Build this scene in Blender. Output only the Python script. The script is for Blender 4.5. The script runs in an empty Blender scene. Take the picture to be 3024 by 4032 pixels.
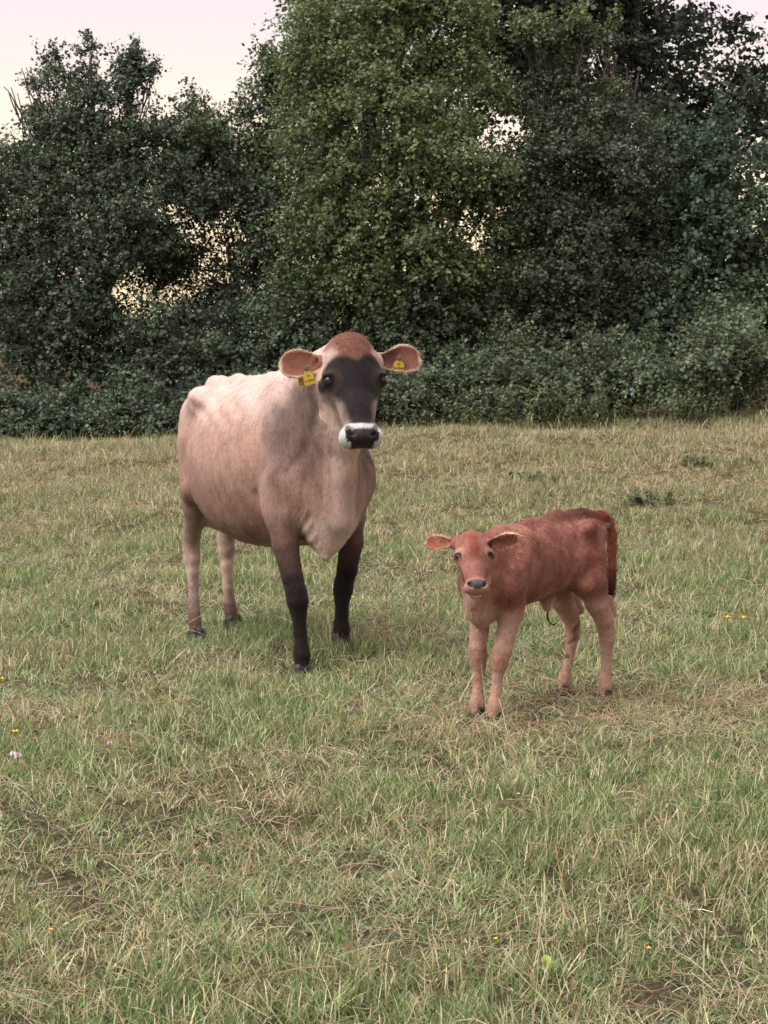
import bpy, math, random
import numpy as np
from mathutils import Vector, Matrix

# ------------------------------------------------------------------ camera, sky, sun, exposure
scene = bpy.context.scene
COL = scene.collection
cam_data = bpy.data.cameras.new("camera")
cam = bpy.data.objects.new("camera", cam_data)
COL.objects.link(cam)
cam.location = (0.0, 0.0, 1.38)
cam.rotation_euler = (math.radians(90) - math.atan(162 / 2000.0), 0, 0)
cam_data.sensor_fit = 'VERTICAL'
cam_data.sensor_height = 36.0
cam_data.lens = 36.0 * 2000.0 / 1024.0
cam_data.clip_start = 0.1
cam_data.clip_end = 2000.0
cam_data.dof.use_dof = True
cam_data.dof.focus_distance = 6.6
cam_data.dof.aperture_fstop = 22.0
scene.camera = cam

SUN_EL, SUN_AZ = 60.0, -118.0       # azimuth from +Y towards +X: the bright side of the evening sky
world = bpy.data.worlds.new("World")
scene.world = world
world.use_nodes = True
wn = world.node_tree.nodes
wl = world.node_tree.links
wn.clear()
w_out = wn.new('ShaderNodeOutputWorld')
w_bg = wn.new('ShaderNodeBackground')
w_sky = wn.new('ShaderNodeTexSky')
w_sky.sky_type = 'NISHITA'
w_sky.sun_disc = False
w_sky.sun_elevation = math.radians(SUN_EL)
w_sky.sun_rotation = math.radians(SUN_AZ)
w_sky.air_density = 1.0
w_sky.dust_density = 1.5
w_sky.ozone_density = 1.0
w_hsv = wn.new('ShaderNodeHueSaturation')
w_hsv.inputs['Saturation'].default_value = 0.45
w_hsv.inputs['Value'].default_value = 0.5
w_mix = wn.new('ShaderNodeMix')
w_mix.data_type = 'RGBA'
w_mix.blend_type = 'MULTIPLY'
w_mix.inputs['Factor'].default_value = 1.0
w_mix.inputs['B'].default_value = (1.0, 0.92, 0.90, 1.0)
wl.new(w_sky.outputs[0], w_hsv.inputs['Color'])
wl.new(w_hsv.outputs[0], w_mix.inputs['A'])
w_haze = wn.new('ShaderNodeMix')          # thin even evening cloud over the whole sky
w_haze.data_type = 'RGBA'
w_haze.blend_type = 'ADD'
w_haze.inputs['Factor'].default_value = 1.0
w_tc = wn.new('ShaderNodeTexCoord')        # dusk: gold along the horizon, pale pink above
w_sep = wn.new('ShaderNodeSeparateXYZ')
w_ramp = wn.new('ShaderNodeValToRGB')
w_ramp.color_ramp.elements[0].position = 0.0
w_ramp.color_ramp.elements[0].color = (1.20, 0.88, 0.45, 1)
w_ramp.color_ramp.elements[1].position = 0.16
w_ramp.color_ramp.elements[1].color = (0.80, 0.665, 0.645, 1)
_e = w_ramp.color_ramp.elements.new(0.07)
_e.color = (1.18, 0.90, 0.52, 1)
w_scl = wn.new('ShaderNodeVectorMath')
w_scl.operation = 'SCALE'
w_scl.inputs['Scale'].default_value = 5.6
wl.new(w_tc.outputs['Generated'], w_sep.inputs[0])
wl.new(w_sep.outputs['Z'], w_ramp.inputs['Fac'])
wl.new(w_ramp.outputs[0], w_scl.inputs[0])
wl.new(w_scl.outputs[0], w_haze.inputs['B'])
wl.new(w_mix.outputs['Result'], w_haze.inputs['A'])
wl.new(w_haze.outputs['Result'], w_bg.inputs['Color'])
w_bg.inputs['Strength'].default_value = 0.12
wl.new(w_bg.outputs[0], w_out.inputs['Surface'])

sun_data = bpy.data.lights.new("sun", 'SUN')
sun_data.energy = 3.5
sun_data.angle = math.radians(55)
sun_data.color = (1.0, 0.98, 0.965)
sun = bpy.data.objects.new("sun", sun_data)
COL.objects.link(sun)
_d = Vector((math.sin(math.radians(SUN_AZ)) * math.cos(math.radians(SUN_EL)),
             math.cos(math.radians(SUN_AZ)) * math.cos(math.radians(SUN_EL)),
             math.sin(math.radians(SUN_EL))))
sun.rotation_euler = (-_d).to_track_quat('-Z', 'Y').to_euler()

vs = scene.view_settings
vs.view_transform = 'Standard'
vs.look = 'None'
vs.gamma = 1.0
vs.use_curve_mapping = False
vs.exposure = 0.35

# ------------------------------------------------------------------ helpers
rng = np.random.default_rng(7)
random.seed(7)

def lin(r, g, b):
    c = np.array([r, g, b], float) / 255.0
    return np.where(c <= 0.04045, c / 12.92, ((c + 0.055) / 1.055) ** 2.4)

def sstep(a, b, x):
    t = np.clip((x - a) / (b - a), 0, 1)
    return t * t * (3 - 2 * t)

def mixc(A, B, t):
    return A * (1 - t[:, None]) + B * t[:, None]

def _hash(ix, iy, iz):
    n = (ix * 73856093) ^ (iy * 19349663) ^ (iz * 83492791)
    n = (n ^ (n >> 13)) * 1274126177
    n = n & 0x7fffffff
    return ((n ^ (n >> 16)) & 0xffff) / 65535.0

def vnoise(p):
    p = np.asarray(p, float)
    i = np.floor(p).astype(np.int64)
    f = p - i
    f = f * f * (3 - 2 * f)
    r = 0
    for dx in (0, 1):
        for dy in (0, 1):
            for dz in (0, 1):
                w = (f[:, 0] if dx else 1 - f[:, 0]) * (f[:, 1] if dy else 1 - f[:, 1]) * (f[:, 2] if dz else 1 - f[:, 2])
                r = r + w * _hash(i[:, 0] + dx, i[:, 1] + dy, i[:, 2] + dz)
    return r

def fnoise(p, s=1.0, octv=3):
    r, a, t = 0, 1.0, 0
    for o in range(octv):
        r = r + a * vnoise(np.asarray(p) * s * 2 ** o + 17.3 * o)
        t += a
        a *= 0.5
    return r / t

def mesh_from(name, verts, faces, col=None, mat=None, smooth=True, fcol=None, extra=None):
    """verts (N,3); faces (M,3) or (M,4); col per-vertex rgb"""
    me = bpy.data.meshes.new(name)
    verts = np.ascontiguousarray(verts, dtype=np.float32)
    faces = np.ascontiguousarray(faces, dtype=np.int32)
    k = faces.shape[1]
    me.vertices.add(len(verts))
    me.vertices.foreach_set('co', verts.ravel())
    me.loops.add(faces.size)
    me.loops.foreach_set('vertex_index', faces.ravel())
    me.polygons.add(len(faces))
    me.polygons.foreach_set('loop_start', np.arange(0, faces.size, k, dtype=np.int32))
    me.polygons.foreach_set('loop_total', np.full(len(faces), k, dtype=np.int32))
    me.polygons.foreach_set('use_smooth', np.full(len(faces), smooth, dtype=bool))
    me.update(calc_edges=True)
    if col is not None:
        at = me.attributes.new('Col', 'FLOAT_COLOR', 'POINT')
        c4 = np.ones((len(verts), 4), np.float32)
        c4[:, :3] = col
        at.data.foreach_set('color', c4.ravel())
    if extra:
        for nm, arr in extra.items():
            at = me.attributes.new(nm, 'FLOAT', 'POINT')
            at.data.foreach_set('value', np.ascontiguousarray(arr, dtype=np.float32))
    if mat:
        me.materials.append(mat)
    return me

def add_obj(name, me, parent=None, label=None, cat=None, group=None, kind=None, loc=None):
    o = bpy.data.objects.new(name, me)
    COL.objects.link(o)
    if parent:
        o.parent = parent
    if loc is not None:
        o.location = loc
    if label: o['label'] = label
    if cat: o['category'] = cat
    if group: o['group'] = group
    if kind: o['kind'] = kind
    return o

def new_mat(name):
    m = bpy.data.materials.new(name)
    m.use_nodes = True
    nt = m.node_tree
    return m, nt, nt.nodes['Principled BSDF']

def simple_mat(name, rgb, rough=0.6, spec=0.5):
    m, nt, b = new_mat(name)
    b.inputs['Base Color'].default_value = (*rgb, 1)
    b.inputs['Roughness'].default_value = rough
    b.inputs['Specular IOR Level'].default_value = spec
    return m

def G(x, y):
    """ground height: flat pasture with small hollows, rising to a bank in front of the hedge"""
    x = np.asarray(x, float); y = np.asarray(y, float)
    rise = 0.45 + 0.037 * np.clip(x, -9, 9)
    z = rise * sstep(12.0, 24.0, y) + 0.006 * np.clip(y - 24, 0, 60)
    def bump(cx, cy, a, r):
        return a * np.exp(-((x - cx) ** 2 + (y - cy) ** 2) / (r * r))
    z = z + bump(-0.36, 8.56, -0.050, 0.24) + bump(-0.19, 9.01, 0.03, 0.20)
    z = z + bump(-0.91, 9.64, -0.042, 0.30) + bump(-0.76, 10.07, -0.032, 0.30)
    far = sstep(10.6, 12.5, y) + (1 - sstep(5.6, 6.9, y))
    z = z + far * (0.03 * np.sin(x * 1.3 + y * 0.6) * np.sin(y * 0.9 + 0.5) + 0.012 * np.sin(x * 3.1 - y * 2.3))
    return z

# ------------------------------------------------------------------ implicit surfaces
class Vol:
    def __init__(s, lo, hi, h):
        s.lo = np.array(lo, np.float32); s.h = h
        s.n = np.ceil((np.array(hi) - s.lo) / h).astype(int) + 1
        s.d = np.full(s.n, 1e3, np.float32)
        s.ax = [s.lo[i] + h * np.arange(s.n[i], dtype=np.float32) for i in range(3)]
    def _win(s, lo, hi):
        a = np.maximum(np.floor((np.array(lo) - s.lo) / s.h).astype(int), 0)
        b = np.minimum(np.ceil((np.array(hi) - s.lo) / s.h).astype(int) + 1, s.n)
        if np.any(b <= a): return None
        sl = tuple(slice(a[i], b[i]) for i in range(3))
        X, Y, Z = np.meshgrid(*[s.ax[i][sl[i]] for i in range(3)], indexing='ij', sparse=True)
        return sl, X, Y, Z
    def _merge(s, sl, dn, k, sub=False):
        d = s.d[sl]
        if sub:
            a, b = -d, dn
            if k > 0:
                h = np.clip(0.5 + 0.5 * (b - a) / k, 0, 1)
                s.d[sl] = -(b * (1 - h) + a * h - k * h * (1 - h))
                # smooth max(d,-dn) = -smin(-d, dn)
            else:
                s.d[sl] = np.maximum(d, -dn)
        else:
            if k > 0:
                h = np.clip(0.5 + 0.5 * (d - dn) / k, 0, 1)
                s.d[sl] = d * (1 - h) + dn * h - k * h * (1 - h)
            else:
                s.d[sl] = np.minimum(d, dn)
    def cone(s, a, b, ra, rb, k=0.03, lat=None, sub=False):
        """tapered capsule; lat=(direction, factor): factor<1 thins it along that direction"""
        a = np.array(a, float); b = np.array(b, float)
        m = max(ra, rb) + 2.0 * k + 4 * s.h
        w = s._win(np.minimum(a, b) - m, np.maximum(a, b) + m)
        if w is None: return
        sl, X, Y, Z = w
        ab = b - a; L2 = ab @ ab
        px, py, pz = X - a[0], Y - a[1], Z - a[2]
        t = np.clip((px * ab[0] + py * ab[1] + pz * ab[2]) / max(L2, 1e-9), 0, 1)
        qx, qy, qz = px - t * ab[0], py - t * ab[1], pz - t * ab[2]
        q2 = qx * qx + qy * qy + qz * qz
        if lat is not None:
            u = np.array(lat[0], float); u /= np.linalg.norm(u)
            du = qx * u[0] + qy * u[1] + qz * u[2]
            q2 = q2 + du * du * (1 / lat[1] ** 2 - 1)
        dn = np.sqrt(np.maximum(q2, 0)) - (ra + (rb - ra) * t)
        if lat is not None: dn = dn * min(1.0, (1 + lat[1]) / 2)
        s._merge(sl, dn.astype(np.float32), k, sub)
    def leg(s, pts, k0, k1, thin):
        """limb that blends softly into the trunk and is tight below; thin is taken off each radius"""
        q = [(p[0], p[1], p[2], p[3] - thin * min(1, i / 2)) for i, p in enumerate(pts)]
        s.chain(q[:2], k0)
        s.chain(q[1:3], (k0 + k1) / 2)
        s.chain(q[2:], k1)
    def chain(s, pts, k=0.03, lat=None):
        """pts: (x,y,z,r)"""
        for p, q in zip(pts[:-1], pts[1:]):
            s.cone(p[:3], q[:3], p[3], q[3], k, lat)
    def ell(s, c, r, R=None, k=0.03, sub=False):
        """ellipsoid; R rows = its axes"""
        c = np.array(c, float); r = np.array(r, float)
        R = np.eye(3) if R is None else np.array(R, float)
        ext = np.sqrt(((R * r[:, None]) ** 2).sum(0)) + 2.0 * k + 4 * s.h
        w = s._win(c - ext, c + ext)
        if w is None: return
        sl, X, Y, Z = w
        px, py, pz = X - c[0], Y - c[1], Z - c[2]
        k0 = 0; k1 = 0
        for i in range(3):
            e = px * R[i, 0] + py * R[i, 1] + pz * R[i, 2]
            k0 = k0 + (e / r[i]) ** 2
            k1 = k1 + (e / r[i] ** 2) ** 2
        k0 = np.sqrt(k0); k1 = np.sqrt(k1) + 1e-6
        s._merge(sl, (k0 * (k0 - 1) / k1).astype(np.float32), k, sub)
    def loft(s, st, k=0.03, pu=1.8, pl=2.3):
        """trunk along x: stations (x, half width, top, bottom, height of greatest width)"""
        st = np.array(st, float)
        lo = (st[0, 0] - 0.05, -st[:, 1].max() - 0.1, st[:, 3].min() - 0.1)
        hi = (st[-1, 0] + 0.05, st[:, 1].max() + 0.1, st[:, 2].max() + 0.1)
        sl, X, Y, Z = s._win(lo, hi)
        xs = X.ravel()
        fine = np.linspace(st[0, 0], st[-1, 0], 300)
        def sm(col):
            v = np.interp(fine, st[:, 0], st[:, col])
            ker = np.hanning(23); ker /= ker.sum()
            v = np.convolve(np.pad(v, 11, mode='edge'), ker, 'valid')
            return np.interp(xs, fine, v)[:, None, None]
        W, T, B, Cz = sm(1), sm(2), sm(3), sm(4)
        up = Z > Cz
        hh = np.where(up, T - Cz, Cz - B)
        ay = np.abs(Y) / W
        az = np.abs(Z - Cz) / hh
        p = np.where(up, pu, pl)
        q = (ay ** p + az ** p) ** (1 / p)
        dn = (q - 1) * np.minimum(W, hh) * 0.9
        dn = np.maximum(dn, np.maximum(st[0, 0] - X, X - st[-1, 0]))
        s._merge(sl, dn.astype(np.float32), k)
    def ear(s, base, axis, nrm, L, hw, t, cup, k=0.012, hollow=True):
        """cupped leaf-shaped sheet; hw: list of (fraction, half width)"""
        base = np.array(base, float)
        a = np.array(axis, float); a /= np.linalg.norm(a)
        n = np.array(nrm, float); n -= a * (n @ a); n /= np.linalg.norm(n)
        b = np.cross(n, a)
        tip = base + a * L
        m = max(h_[1] for h_ in hw) + cup + 0.03
        w = s._win(np.minimum(base, tip) - m, np.maximum(base, tip) + m)
        sl, X, Y, Z = w
        px, py, pz = X - base[0], Y - base[1], Z - base[2]
        A = (px * a[0] + py * a[1] + pz * a[2]) / L
        Bq = px * b[0] + py * b[1] + pz * b[2]
        Cq = px * n[0] + py * n[1] + pz * n[2]
        f = np.array(hw, float)
        H = np.interp(A.ravel(), f[:, 0], f[:, 1], left=-0.03, right=-0.03).reshape(A.shape)
        Hs = np.maximum(H, 0.012)
        cu = cup * (1.15 - 0.75 * np.clip(A, 0, 1))
        c0 = cu * np.clip((Bq / Hs) ** 2, 0, 1.6) - cu * 0.6 - 0.10 * L * np.clip(A, 0, 1) ** 2 * 0.5
        dn = np.maximum(np.abs(Cq - c0) - t, (np.abs(Bq) - H) * 0.8)
        s._merge(sl, dn.astype(np.float32), k)

def surface_nets(vol, taubin=4):
    d = vol.d
    ins = d < 0
    c = np.zeros(np.array(d.shape) - 1, np.int8)
    for dx in (0, 1):
        for dy in (0, 1):
            for dz in (0, 1):
                c += ins[dx:d.shape[0] - 1 + dx, dy:d.shape[1] - 1 + dy, dz:d.shape[2] - 1 + dz]
    act = (c > 0) & (c < 8)
    idx = np.argwhere(act)
    cid = np.full(act.shape, -1, np.int32)
    cid[act] = np.arange(len(idx), dtype=np.int32)
    corners = [(x, y, z) for x in (0, 1) for y in (0, 1) for z in (0, 1)]
    V = np.stack([d[idx[:, 0] + x, idx[:, 1] + y, idx[:, 2] + z] for x, y, z in corners], 1)
    acc = np.zeros((len(idx), 3)); cnt = np.zeros(len(idx))
    for i in range(8):
        for j in range(i + 1, 8):
            ci, cj = np.array(corners[i]), np.array(corners[j])
            if np.abs(ci - cj).sum() != 1: continue
            m = (V[:, i] < 0) != (V[:, j] < 0)
            t = V[m, i] / (V[m, i] - V[m, j])
            acc[m] += ci + t[:, None] * (cj - ci)
            cnt[m] += 1
    P = vol.lo + vol.h * (idx + acc / cnt[:, None])
    quads = []
    for ax in range(3):
        o1, o2 = [(1, 2), (2, 0), (0, 1)][ax]
        sl0 = [slice(None)] * 3; sl1 = [slice(None)] * 3
        sl0[ax] = slice(0, -1); sl1[ax] = slice(1, None)
        for o in (o1, o2):
            sl0[o] = slice(1, -1); sl1[o] = slice(1, -1)
        A = ins[tuple(sl0)]; B = ins[tuple(sl1)]
        e = np.argwhere(A != B)
        flip = A[e[:, 0], e[:, 1], e[:, 2]]
        off = np.zeros(3, int); off[o1] = 1; off[o2] = 1
        e = e + off
        def cell(d1, d2):
            q = e.copy(); q[:, o1] -= d1; q[:, o2] -= d2
            return cid[q[:, 0], q[:, 1], q[:, 2]]
        Q = np.stack([cell(1, 1), cell(0, 1), cell(0, 0), cell(1, 0)], 1)
        Q[~flip] = Q[~flip][:, ::-1]
        quads.append(Q)
    Q = np.concatenate(quads)
    Q = Q[(Q >= 0).all(1)]
    # keep the largest connected surface only
    E = np.concatenate([Q[:, [0, 1]], Q[:, [1, 2]], Q[:, [2, 3]], Q[:, [3, 0]]])
    deg = np.bincount(E.ravel(), minlength=len(P)).astype(float)
    deg[deg == 0] = 1
    for it in range(taubin * 2):
        lam = 0.55 if it % 2 == 0 else -0.57
        S = np.zeros_like(P)
        for a in range(3):
            S[:, a] = np.bincount(E[:, 0], weights=P[E[:, 1], a], minlength=len(P)) + np.bincount(E[:, 1], weights=P[E[:, 0], a], minlength=len(P))
        P = P + lam * (S / deg[:, None] - P)
    return P, Q

def vnormals(P, Q):
    n = np.cross(P[Q[:, 2]] - P[Q[:, 0]], P[Q[:, 3]] - P[Q[:, 1]])
    N = np.zeros_like(P)
    for a in range(3):
        for c in range(4):
            N[:, a] += np.bincount(Q[:, c], weights=n[:, a], minlength=len(P))
    return N / (np.linalg.norm(N, axis=1, keepdims=True) + 1e-9)

class HeadFrame:
    """coordinates on a head: u from poll to muzzle, v to the animal's left, n out of the face"""
    def __init__(s, poll, muzzle, roll):
        s.o = np.array(poll, float)
        u = np.array(muzzle, float) - s.o
        s.L = np.linalg.norm(u); u /= s.L
        v = np.cross(np.array([0, 0, 1.0]), u); v /= np.linalg.norm(v)
        v = v + roll * np.cross(u, v) * -1.0 * 0 + np.array([0, 0, roll])
        v -= u * (v @ u); v /= np.linalg.norm(v)
        s.u, s.v, s.n = u, v, np.cross(u, v)
        if s.n[2] < 0 and s.n[0] < 0: s.n = -s.n
        s.R = np.stack([s.u, s.v, s.n])
    def w(s, u, v, n):
        return s.o + u * s.u + v * s.v + n * s.n
    def dirw(s, u, v, n):
        return u * s.u + v * s.v + n * s.n
    def loc(s, P):
        return (P - s.o) @ s.R.T
# ------------------------------------------------------------------ materials for hide, horn and eyes
def fur_mat(name, scale=1.0, rough=0.85, sheen=0.35, amt=0.35, bump=0.25):
    m, nt, b = new_mat(name)
    N, L = nt.nodes, nt.links
    at = N.new('ShaderNodeAttribute'); at.attribute_name = 'Col'
    gl = N.new('ShaderNodeAttribute'); gl.attribute_name = 'wet'
    tc = N.new('ShaderNodeTexCoord')
    mp = N.new('ShaderNodeMapping'); mp.inputs['Scale'].default_value = (110 * scale, 160 * scale, 38 * scale)
    mp.inputs['Rotation'].default_value = (0.0, 0.5, 0.0)
    L.new(tc.outputs['Object'], mp.inputs['Vector'])
    n1 = N.new('ShaderNodeTexNoise'); n1.inputs['Scale'].default_value = 1.0; n1.inputs['Detail'].default_value = 4.0
    L.new(mp.outputs[0], n1.inputs['Vector'])
    n2 = N.new('ShaderNodeTexNoise'); n2.inputs['Scale'].default_value = 14.0 * scale; n2.inputs['Detail'].default_value = 5.0
    L.new(tc.outputs['Object'], n2.inputs['Vector'])
    ad = N.new('ShaderNodeMath'); ad.operation = 'ADD'
    L.new(n1.outputs['Fac'], ad.inputs[0]); L.new(n2.outputs['Fac'], ad.inputs[1])
    mr = N.new('ShaderNodeMapRange'); mr.inputs['From Min'].default_value = 0.6; mr.inputs['From Max'].default_value = 1.4
    mr.inputs['To Min'].default_value = 1 - amt; mr.inputs['To Max'].default_value = 1 + amt
    L.new(ad.outputs[0], mr.inputs['Value'])
    mul = N.new('ShaderNodeVectorMath'); mul.operation = 'SCALE'
    L.new(at.outputs['Color'], mul.inputs[0]); L.new(mr.outputs[0], mul.inputs['Scale'])
    L.new(mul.outputs[0], b.inputs['Base Color'])
    rr = N.new('ShaderNodeMapRange'); rr.inputs['To Min'].default_value = rough; rr.inputs['To Max'].default_value = 0.30
    L.new(gl.outputs['Fac'], rr.inputs['Value']); L.new(rr.outputs[0], b.inputs['Roughness'])
    b.inputs['Specular IOR Level'].default_value = 0.12
    b.inputs['Sheen Weight'].default_value = sheen
    b.inputs['Sheen Roughness'].default_value = 0.5
    bp = N.new('ShaderNodeBump'); bp.inputs['Strength'].default_value = bump; bp.inputs['Distance'].default_value = 0.004
    L.new(n1.outputs['Fac'], bp.inputs['Height']); L.new(bp.outputs[0], b.inputs['Normal'])
    return m

def strand_mat(name):
    m, nt, b = new_mat(name)
    at = nt.nodes.new('ShaderNodeAttribute'); at.attribute_name = 'Col'
    nt.links.new(at.outputs['Color'], b.inputs['Base Color'])
    b.inputs['Roughness'].default_value = 0.75
    b.inputs['Specular IOR Level'].default_value = 0.08
    return m

M_cow = fur_mat('cow_hide', 1.0, 0.8, 0.08, 0.28, 0.30)
M_calf = fur_mat('calf_hide', 1.5, 0.85, 0.08, 0.26, 0.35)
M_hair = strand_mat('hair_strands')
M_eye, _nt, _b = new_mat('eye_dark')
_b.inputs['Base Color'].default_value = (0.012, 0.009, 0.008, 1)
_b.inputs['Roughness'].default_value = 0.14
_b.inputs['Specular IOR Level'].default_value = 0.40
M_eyewhite = simple_mat('eye_white', lin(200, 185, 178), 0.3)
M_hoof, _nt, _b = new_mat('hoof_horn')
_tc = _nt.nodes.new('ShaderNodeTexCoord'); _ns = _nt.nodes.new('ShaderNodeTexNoise'); _ns.inputs['Scale'].default_value = 60
_cr = _nt.nodes.new('ShaderNodeValToRGB')
_cr.color_ramp.elements[0].color = (0.006, 0.005, 0.005, 1); _cr.color_ramp.elements[1].color = (0.03, 0.025, 0.022, 1)
_nt.links.new(_tc.outputs['Object'], _ns.inputs['Vector']); _nt.links.new(_ns.outputs['Fac'], _cr.inputs['Fac'])
_nt.links.new(_cr.outputs[0], _b.inputs['Base Color']); _b.inputs['Roughness'].default_value = 0.55
M_tag = simple_mat('tag_yellow_plastic', lin(204, 174, 62), 0.45)
M_stud = simple_mat('tag_stud_grey', lin(95, 90, 82), 0.5)
M_print = simple_mat('tag_print_black', lin(60, 52, 30), 0.6)

def hair_mesh(P, N, C, flow, length, width, count, seed, lift=0.35, jit=0.35, weight=None, vary=(.8, 1.25)):
    """short tapering strands lying along the coat"""
    r = np.random.default_rng(seed)
    if weight is None:
        i = r.integers(0, len(P), count)
    else:
        i = r.choice(len(P), count, p=weight / weight.sum())
    p = P[i] + r.normal(0, 0.0025, (count, 3)); n = N[i]
    f = flow[i] + r.normal(0, jit, (count, 3))
    f -= n * (f * n).sum(1, keepdims=True)
    f /= np.linalg.norm(f, axis=1, keepdims=True) + 1e-9
    ln = (length[i] if hasattr(length, '__len__') else length) * r.uniform(0.6, 1.25, count)
    ln = ln[:, None]
    lf = r.uniform(0.4, 1.6, count)[:, None] * lift
    side = np.cross(n, f) * width
    b0 = p - n * 0.002
    mid = p + f * ln * 0.55 + n * ln * lf * 0.7
    tip = p + f * ln + n * ln * lf * 0.8
    V = np.stack([b0 - side, b0 + side, mid + side * 0.7, mid - side * 0.7, tip], 1).reshape(-1, 3)
    k = np.arange(count)[:, None] * 5
    T = np.concatenate([k + [0, 1, 2], k + [0, 2, 3], k + [3, 2, 4]])
    col = C[i] * r.uniform(vary[0], vary[1], count)[:, None]
    col = np.repeat(col, 5, 0)
    return V, T, np.clip(col, 0, 1)

def eye_axis(hf, calf, sg):
    dv = hf.dirw(.05, sg * (.66 if calf else .80), .70 if calf else .58)
    return (.200, sg * (.094 if calf else .104), -.060), dv / np.linalg.norm(dv)

def build_head(V, hf, s, W, calf=False):
    """s: length scale (1 = cow), W: width scale"""
    u = lambda a, b, c: hf.w(a * s, b * W, c * s)
    R = hf.R
    e = lambda c, r, k=0.03, sub=False, RR=None: V.ell(u(*c), (r[0] * s, r[1] * W, r[2] * s), R if RR is None else RR, k * s, sub)
    e((.105, 0, -.095), (.105, .098, .085), .04)
    e((.155, 0, -.055), (.13, .104, .052 if not calf else .062), .05)
    if calf:
        e((.10, 0, -.045), (.11, .10, .05), .05)
    else:
        e((.03, 0, -.075), (.055, .066, .06), .04)
    for sg in (-1, 1):
        e((.185, sg * .082, -.062), (.05, .040, .040), .03)
        # cheek and jaw
        e((.195, sg * (.054 if calf else .048), -.142), (.105, .040 if calf else .036, .075), .04)
        V.cone(u(.25, sg * .038, -.142), u(.44, sg * .024, -.112), .046 * s, .032 * s, .035 * s)
        V.cone(u(.235, sg * .084, -.085), u(.36, sg * .042, -.065), .026 * s, .022 * s, .04 * s)
    V.cone(u(.16, 0, -.075), u(.33, 0, -.072), .078 * W, .060 * W, .04 * s)
    V.cone(u(.33, 0, -.072), u(.44, 0, -.068), .060 * W, .060 * W, .04 * s)
    # muzzle
    mz = .88 if calf else 1.0
    e((.472, 0, -.062), (.046, .076 * mz, .060), .035)
    for sg in (-1, 1):
        e((.480, sg * .050 * mz, -.066), (.044, .042 * mz, .050), .03)
        e((.452, sg * .046 * mz, -.024), (.026, .024 * mz, .020), .015)
    e((.490 if calf else .456, 0, -.140), (.044 if calf else .040, .050 * mz, .032), .02)
    # mouth line
    e((.520, 0, -.112), (.05, .080, .0028), .006, True, R)
    # nostrils
    for sg in (-1, 1):
        ax = hf.dirw(.75, -sg * .60, .1); ax /= np.linalg.norm(ax)
        bx = np.cross(hf.n, ax); bx /= np.linalg.norm(bx)
        cx = np.cross(ax, bx)
        V.ell(u(.470, sg * .054 * mz, -.014), (.030 * s, .0135 * s, .034 * s), np.stack([ax, bx, cx]), .010 * s, True)
    # eye sockets and lids
    for sg in (-1, 1):
        c, dv = eye_axis(hf, calf, sg)
        V.ell(u(*c), np.array([.036, .036, .036]) * s, None, .015 * s)
        ec = u(*c) + dv * .020 * s
        up = hf.dirw(-.75, sg * -.1, .3); up -= dv * (up @ dv); up /= np.linalg.norm(up)
        sd = np.cross(dv, up)
        V.ell(ec + dv * .010 * s, np.array([.025, .0155, .025]) * s, np.stack([sd, up, dv]), .006 * s, True)
        # upper lid fold
        V.cone(ec + up * .021 * s - sd * .020 * s + dv * .004 * s, ec + up * .019 * s + sd * .022 * s + dv * .004 * s, .0085 * s, .0085 * s, .008 * s)
        V.cone(ec - up * .021 * s - sd * .018 * s - dv * .002 * s, ec - up * .021 * s + sd * .018 * s - dv * .002 * s, .006 * s, .006 * s, .008 * s)

def eye_pos(hf, s, W, sg, calf=False):
    c, dv = eye_axis(hf, calf, sg)
    return hf.w(c[0] * s, c[1] * W, c[2] * s) + dv * (.0125 if calf else .0095) * s, dv

def eye_mesh(name, r, dv, white):
    """eyeball; with a pale rim of sclera when white is set"""
    n_u, n_v = 20, 14
    dv = Vector(dv); q = dv.to_track_quat('Z', 'Y').to_matrix()
    vs_, fs = [], []
    for j in range(n_v + 1):
        th = math.pi * j / n_v
        for i in range(n_u):
            ph = 2 * math.pi * i / n_u
            vs_.append(q @ Vector((r * math.sin(th) * math.cos(ph), r * math.sin(th) * math.sin(ph), r * math.cos(th))))
    for j in range(n_v):
        for i in range(n_u):
            a = j * n_u + i; b = j * n_u + (i + 1) % n_u
            fs.append((a, a + n_u, b + n_u, b))
    me = mesh_from(name, np.array(vs_), np.array(fs), mat=M_eye)
    if white:
        me.materials.append(M_eyewhite)
        for p in me.polygons:
            if p.index // n_u >= white: p.material_index = 1
    return me

def leg_chain(V, pts, k=0.03):
    V.chain(pts, k)

def hoof_mesh(name, s, ang, h=0.0042):
    """cloven hoof, toes towards the heading ang, sole at z=0"""
    V = Vol((-.09 * s, -.075 * s, -.02 * s), (.12 * s, .075 * s, .11 * s), h * s)
    for sg in (-1, 1):
        y = sg * .024 * s
        V.cone((-.025 * s, y, .014 * s), (.055 * s, y * .95, .006 * s), .029 * s, .017 * s, .008 * s)
        V.cone((-.02 * s, y, .055 * s), (.045 * s, y * .95, .010 * s), .027 * s, .018 * s, .012 * s)
        V.cone((-.03 * s, y * .9, .05 * s), (-.005 * s, y * .8, .07 * s), .026 * s, .024 * s, .012 * s)
        V.ell((-.052 * s, y, .075 * s), (.012 * s, .012 * s, .016 * s), None, .004 * s)
    P, Q = surface_nets(V, 2)
    P[:, 2] = np.maximum(P[:, 2], -.004 * s)
    c, sn = math.cos(ang), math.sin(ang)
    P2 = P.copy(); P2[:, 0] = P[:, 0] * c - P[:, 1] * sn; P2[:, 1] = P[:, 0] * sn + P[:, 1] * c
    return mesh_from(name, P2, Q, mat=M_hoof)

def seg_dist(P, a, b):
    a = np.array(a, float); b = np.array(b, float); ab = b - a
    t = np.clip(((P - a) @ ab) / (ab @ ab), 0, 1)
    return np.linalg.norm(P - a - t[:, None] * ab, axis=1)

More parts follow.
